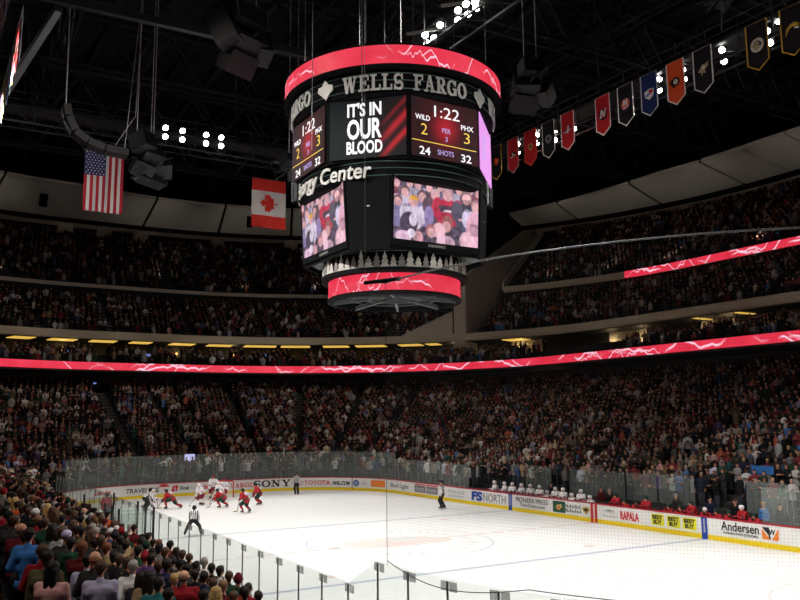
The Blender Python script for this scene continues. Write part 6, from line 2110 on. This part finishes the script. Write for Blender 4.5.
# red team: red, green bands, green pants; white team: white, maroon bands and pants
RED = dict(top='red', band='green', pants='green', helmet='green', sock='red', glove='black', name='hockey_player', cat='hockey player')
WHT = dict(top='white', band='maroon', pants='maroon', helmet='white', sock='white', glove='maroon', name='hockey_player', cat='hockey player')


def skater(pk, q, rz, kit, label, blade=None, skin=0, **kw):
    o = suit_up(PK[pk], (*q, 0), rz, label=label, skin=skin, **{**kit, **kw})
    if blade: stick(PP[pk], (*q, 0), rz, 'hockey stick held by the ' + label.split(' ', 1)[1] if False else 'stick of the ' + label, 0, 1, blade)
    return o


skater('lunge', (21.55, 5.35), to((21.55, 5.35), (22.9, 6.8)), RED, 'red player lunging at the face-off spot', (1.15, -.1, .0), number='22')
skater('faceoff', (23.3, 6.6), to((23.3, 6.6), (21.8, 5.6)), WHT, 'white player bent over at the face-off spot', (1.1, -.1, .0))
skater('ready', (22.7, 2.9), to((22.7, 2.9), (21.5, 6)), WHT, 'white player leaning forward at the left of the goal group', (1.0, -.2, 0))
skater('ready', (23.6, 1.2), to((23.6, 1.2), (21.5, 6)), WHT, 'white player with a dark-red number standing in the goal group', (1.0, -.2, 0), number='8', ink='maroon')
skater('glide', (26.4, .9), to((26.4, .9), (20, 4)), {**WHT, 'helmet': 'maroon'}, 'white goalkeeper figure in front of the goal', (.9, -.3, 0), scale=1.1)
skater('glide', (25.0, .5), to((25.0, .5), (20, 4)), {**WHT, 'helmet': 'maroon'}, 'white player with a dark helmet just right of the goalkeeper', (.9, -.3, 0))
skater('faceoff', (20.1, 2.2), to((20.1, 2.2), (23.5, 5.4)), RED, 'red player bending low in front of the goal group', (1.15, -.1, 0), number='11')
skater('ready', (16.3, 1.95), to((16.3, 1.95), (21.5, 4.5)), RED, 'red player in green pants nearest of the two at right', (1.0, -.2, 0), number='44')
skater('ready', (20.4, -.55), to((20.4, -.55), (22.5, 5.5)), RED, 'red player farther right, in front of the slab lettering', (1.0, -.2, 0), number='9')
skater('glide', (17.2, 10.6), to((17.2, 10.6), (21.5, 7)), RED, 'red player skating close behind the near side glass', (.9, -.3, 0))

# ---- team benches behind the far boards
def bench_x(s): return CX - (s - L1 - L2)


t = thing('players_bench', 'long dark bench where the white team stands', 'bench', (bench_x(35.5), -14.62, 0))
b = MB(); b.box((0, 0, .47), (11.5, .36, .06)); b.build('seat', M['steel'], t)
for i in range(6):
    b = MB(); b.box((-5.2 + i * 2.08, 0, .22), (.08, .36, .44)); b.build('leg', M['steel'], t)
t = thing('players_bench', 'long dark bench where the red team sits', 'bench', (bench_x(45.6), -14.62, 0))
b = MB(); b.box((0, 0, .47), (9.5, .36, .06)); b.build('seat', M['steel'], t)
for i in range(5):
    b = MB(); b.box((-4.4 + i * 2.2, 0, .22), (.08, .36, .44)); b.build('leg', M['steel'], t)
rb = random.Random(4)
ws = [29.75, 30.8, 31.6, 32.6, 33.4, 34.35, 35.1, 35.85, 36.6, 37.35, 38.1, 38.95]
for i, s in enumerate(ws):
    low_ = i in (6, 9, 11)
    q = (bench_x(s), -13.62 - .12 * rb.random(), 0)
    suit_up(PK['bench_low' if low_ else 'bench'], q, PI / 2 + rb.uniform(-.35, .35), 'hockey_player', 'hockey player',
            'white jersey player leaning on the boards, %s along the white bench from the left' % ordw(i + 1), 'white', 'maroon', 'maroon', 'white', 'white', 'maroon', 'white team players at the bench', skin=rb.choice([0, 1]))
rs = [40.9, 41.65, 42.4, 43.15, 44.7, 45.45, 46.2, 46.95, 47.7, 48.4, 49.1, 49.8]
for i, s in enumerate(rs):
    low_ = rb.random() < .65
    q = (bench_x(s), -13.62 - .12 * rb.random(), 0)
    suit_up(PK['bench_low' if low_ else 'bench'], q, PI / 2 + rb.uniform(-.35, .35), 'hockey_player', 'hockey player',
            'red jersey player at the boards, %s along the red bench from the left' % ordw(i + 1), 'red', 'green', 'green', 'white' if i in (7, 10) else 'green', 'red', 'black', 'red team players at the bench', skin=rb.choice([0, 1]))
staff = [(33.9, -14.98, 'black', 'coat', ('short', 'dark'), 'coach in a black suit standing behind the white bench by the blue stripe'), (39.75, -14.3, 'black', 'coat', ('short', 'grey'), 'person in a black suit at the middle of the benches by the red stripe'),
         (38.35, -14.98, 'dark red', 'coat', ('short', 'brown'), 'person in a dark red jacket behind the white bench'), (44.0, -14.98, 'charcoal', 'coat', ('short', 'grey'), 'coach in a charcoal suit standing behind the red bench'), (46.2, -14.98, 'navy', 'coat', ('short', 'dark'), 'coach in a navy suit behind the red bench'),
         (47.7, -14.98, 'black', 'coat', ('short', 'brown'), 'brown-haired person in black behind the red bench near the blue stripe'), (49.3, -14.98, 'bright blue', 'shirt', ('short', 'blond'), 'person in a light blue shirt standing behind the red bench end'), (50.2, -14.98, 'black', 'coat', ('short', 'dark'), 'dark-haired person in black at the end of the red bench')]
for s, y, top, gar, hwr, lab in staff:
    person('arms down', (bench_x(s), y, 0), PI / 2 + rb.uniform(-.3, .3), top, gar, hwr, None, 'black', 0, 1.03, lab, 'staff behind the benches')
# low wall and kit rail behind the benches
b = MB(); b.box((bench_x(40.2), -15.22, .36), (22.6, .06, .72)); o = b.build('bench_partition', M['dark'], fix=True); tag(o, 'low dark partition behind the team benches carrying the glass', 'partition')
# people who stand out just above the bench glass
for s, d, z, top, gar, hwr, lab in [(51.75, 2.6, 1.2, 'orange', 'coat', ('short', 'brown'), 'person in a bright orange jacket beyond the bench glass at the right edge')]:
    x, y, _ = at(s, d, z); k = int((d - 1.3 - .02) / .85); person('stocky', (x, y, ROWS_L[k][1]), PI / 2, top, gar, hwr, None, 'black', 0, 1.05, lab)
t = tag(MB().box((0, 0, 0), (1.25, .05, .42)).build('cloth_sign', CM['blue'], fix=True), 'bright blue cloth sign held up over the red bench crowd', 'sign'); t.location = (-8.3, -16.85, 3.2); t.rotation_euler = (0, 0, 0)
# concourse-level seat rows left empty in the club balcony
b = MB()
for k in range(1, 5):
    d, z = ROWS_C[k]
    for s in np.arange(16.4, 22.5, .34 if k else .3):
        x, y, nx, ny = st(s); x += nx * (d + .6); y += ny * (d + .6); r = Matrix.Rotation(math.atan2(ny, nx), 3, 'Z')
        b.box((x, y, z + .42), (.42, .46, .07), r); b.box((x + nx * .2, y + ny * .2, z + .68), (.07, .46, .5), r)
tag(b.build('stadium_seats', M['steel']), 'rows of empty dark seats in the club balcony', 'seats', kind='stuff')
print('done', len(bpy.data.objects))
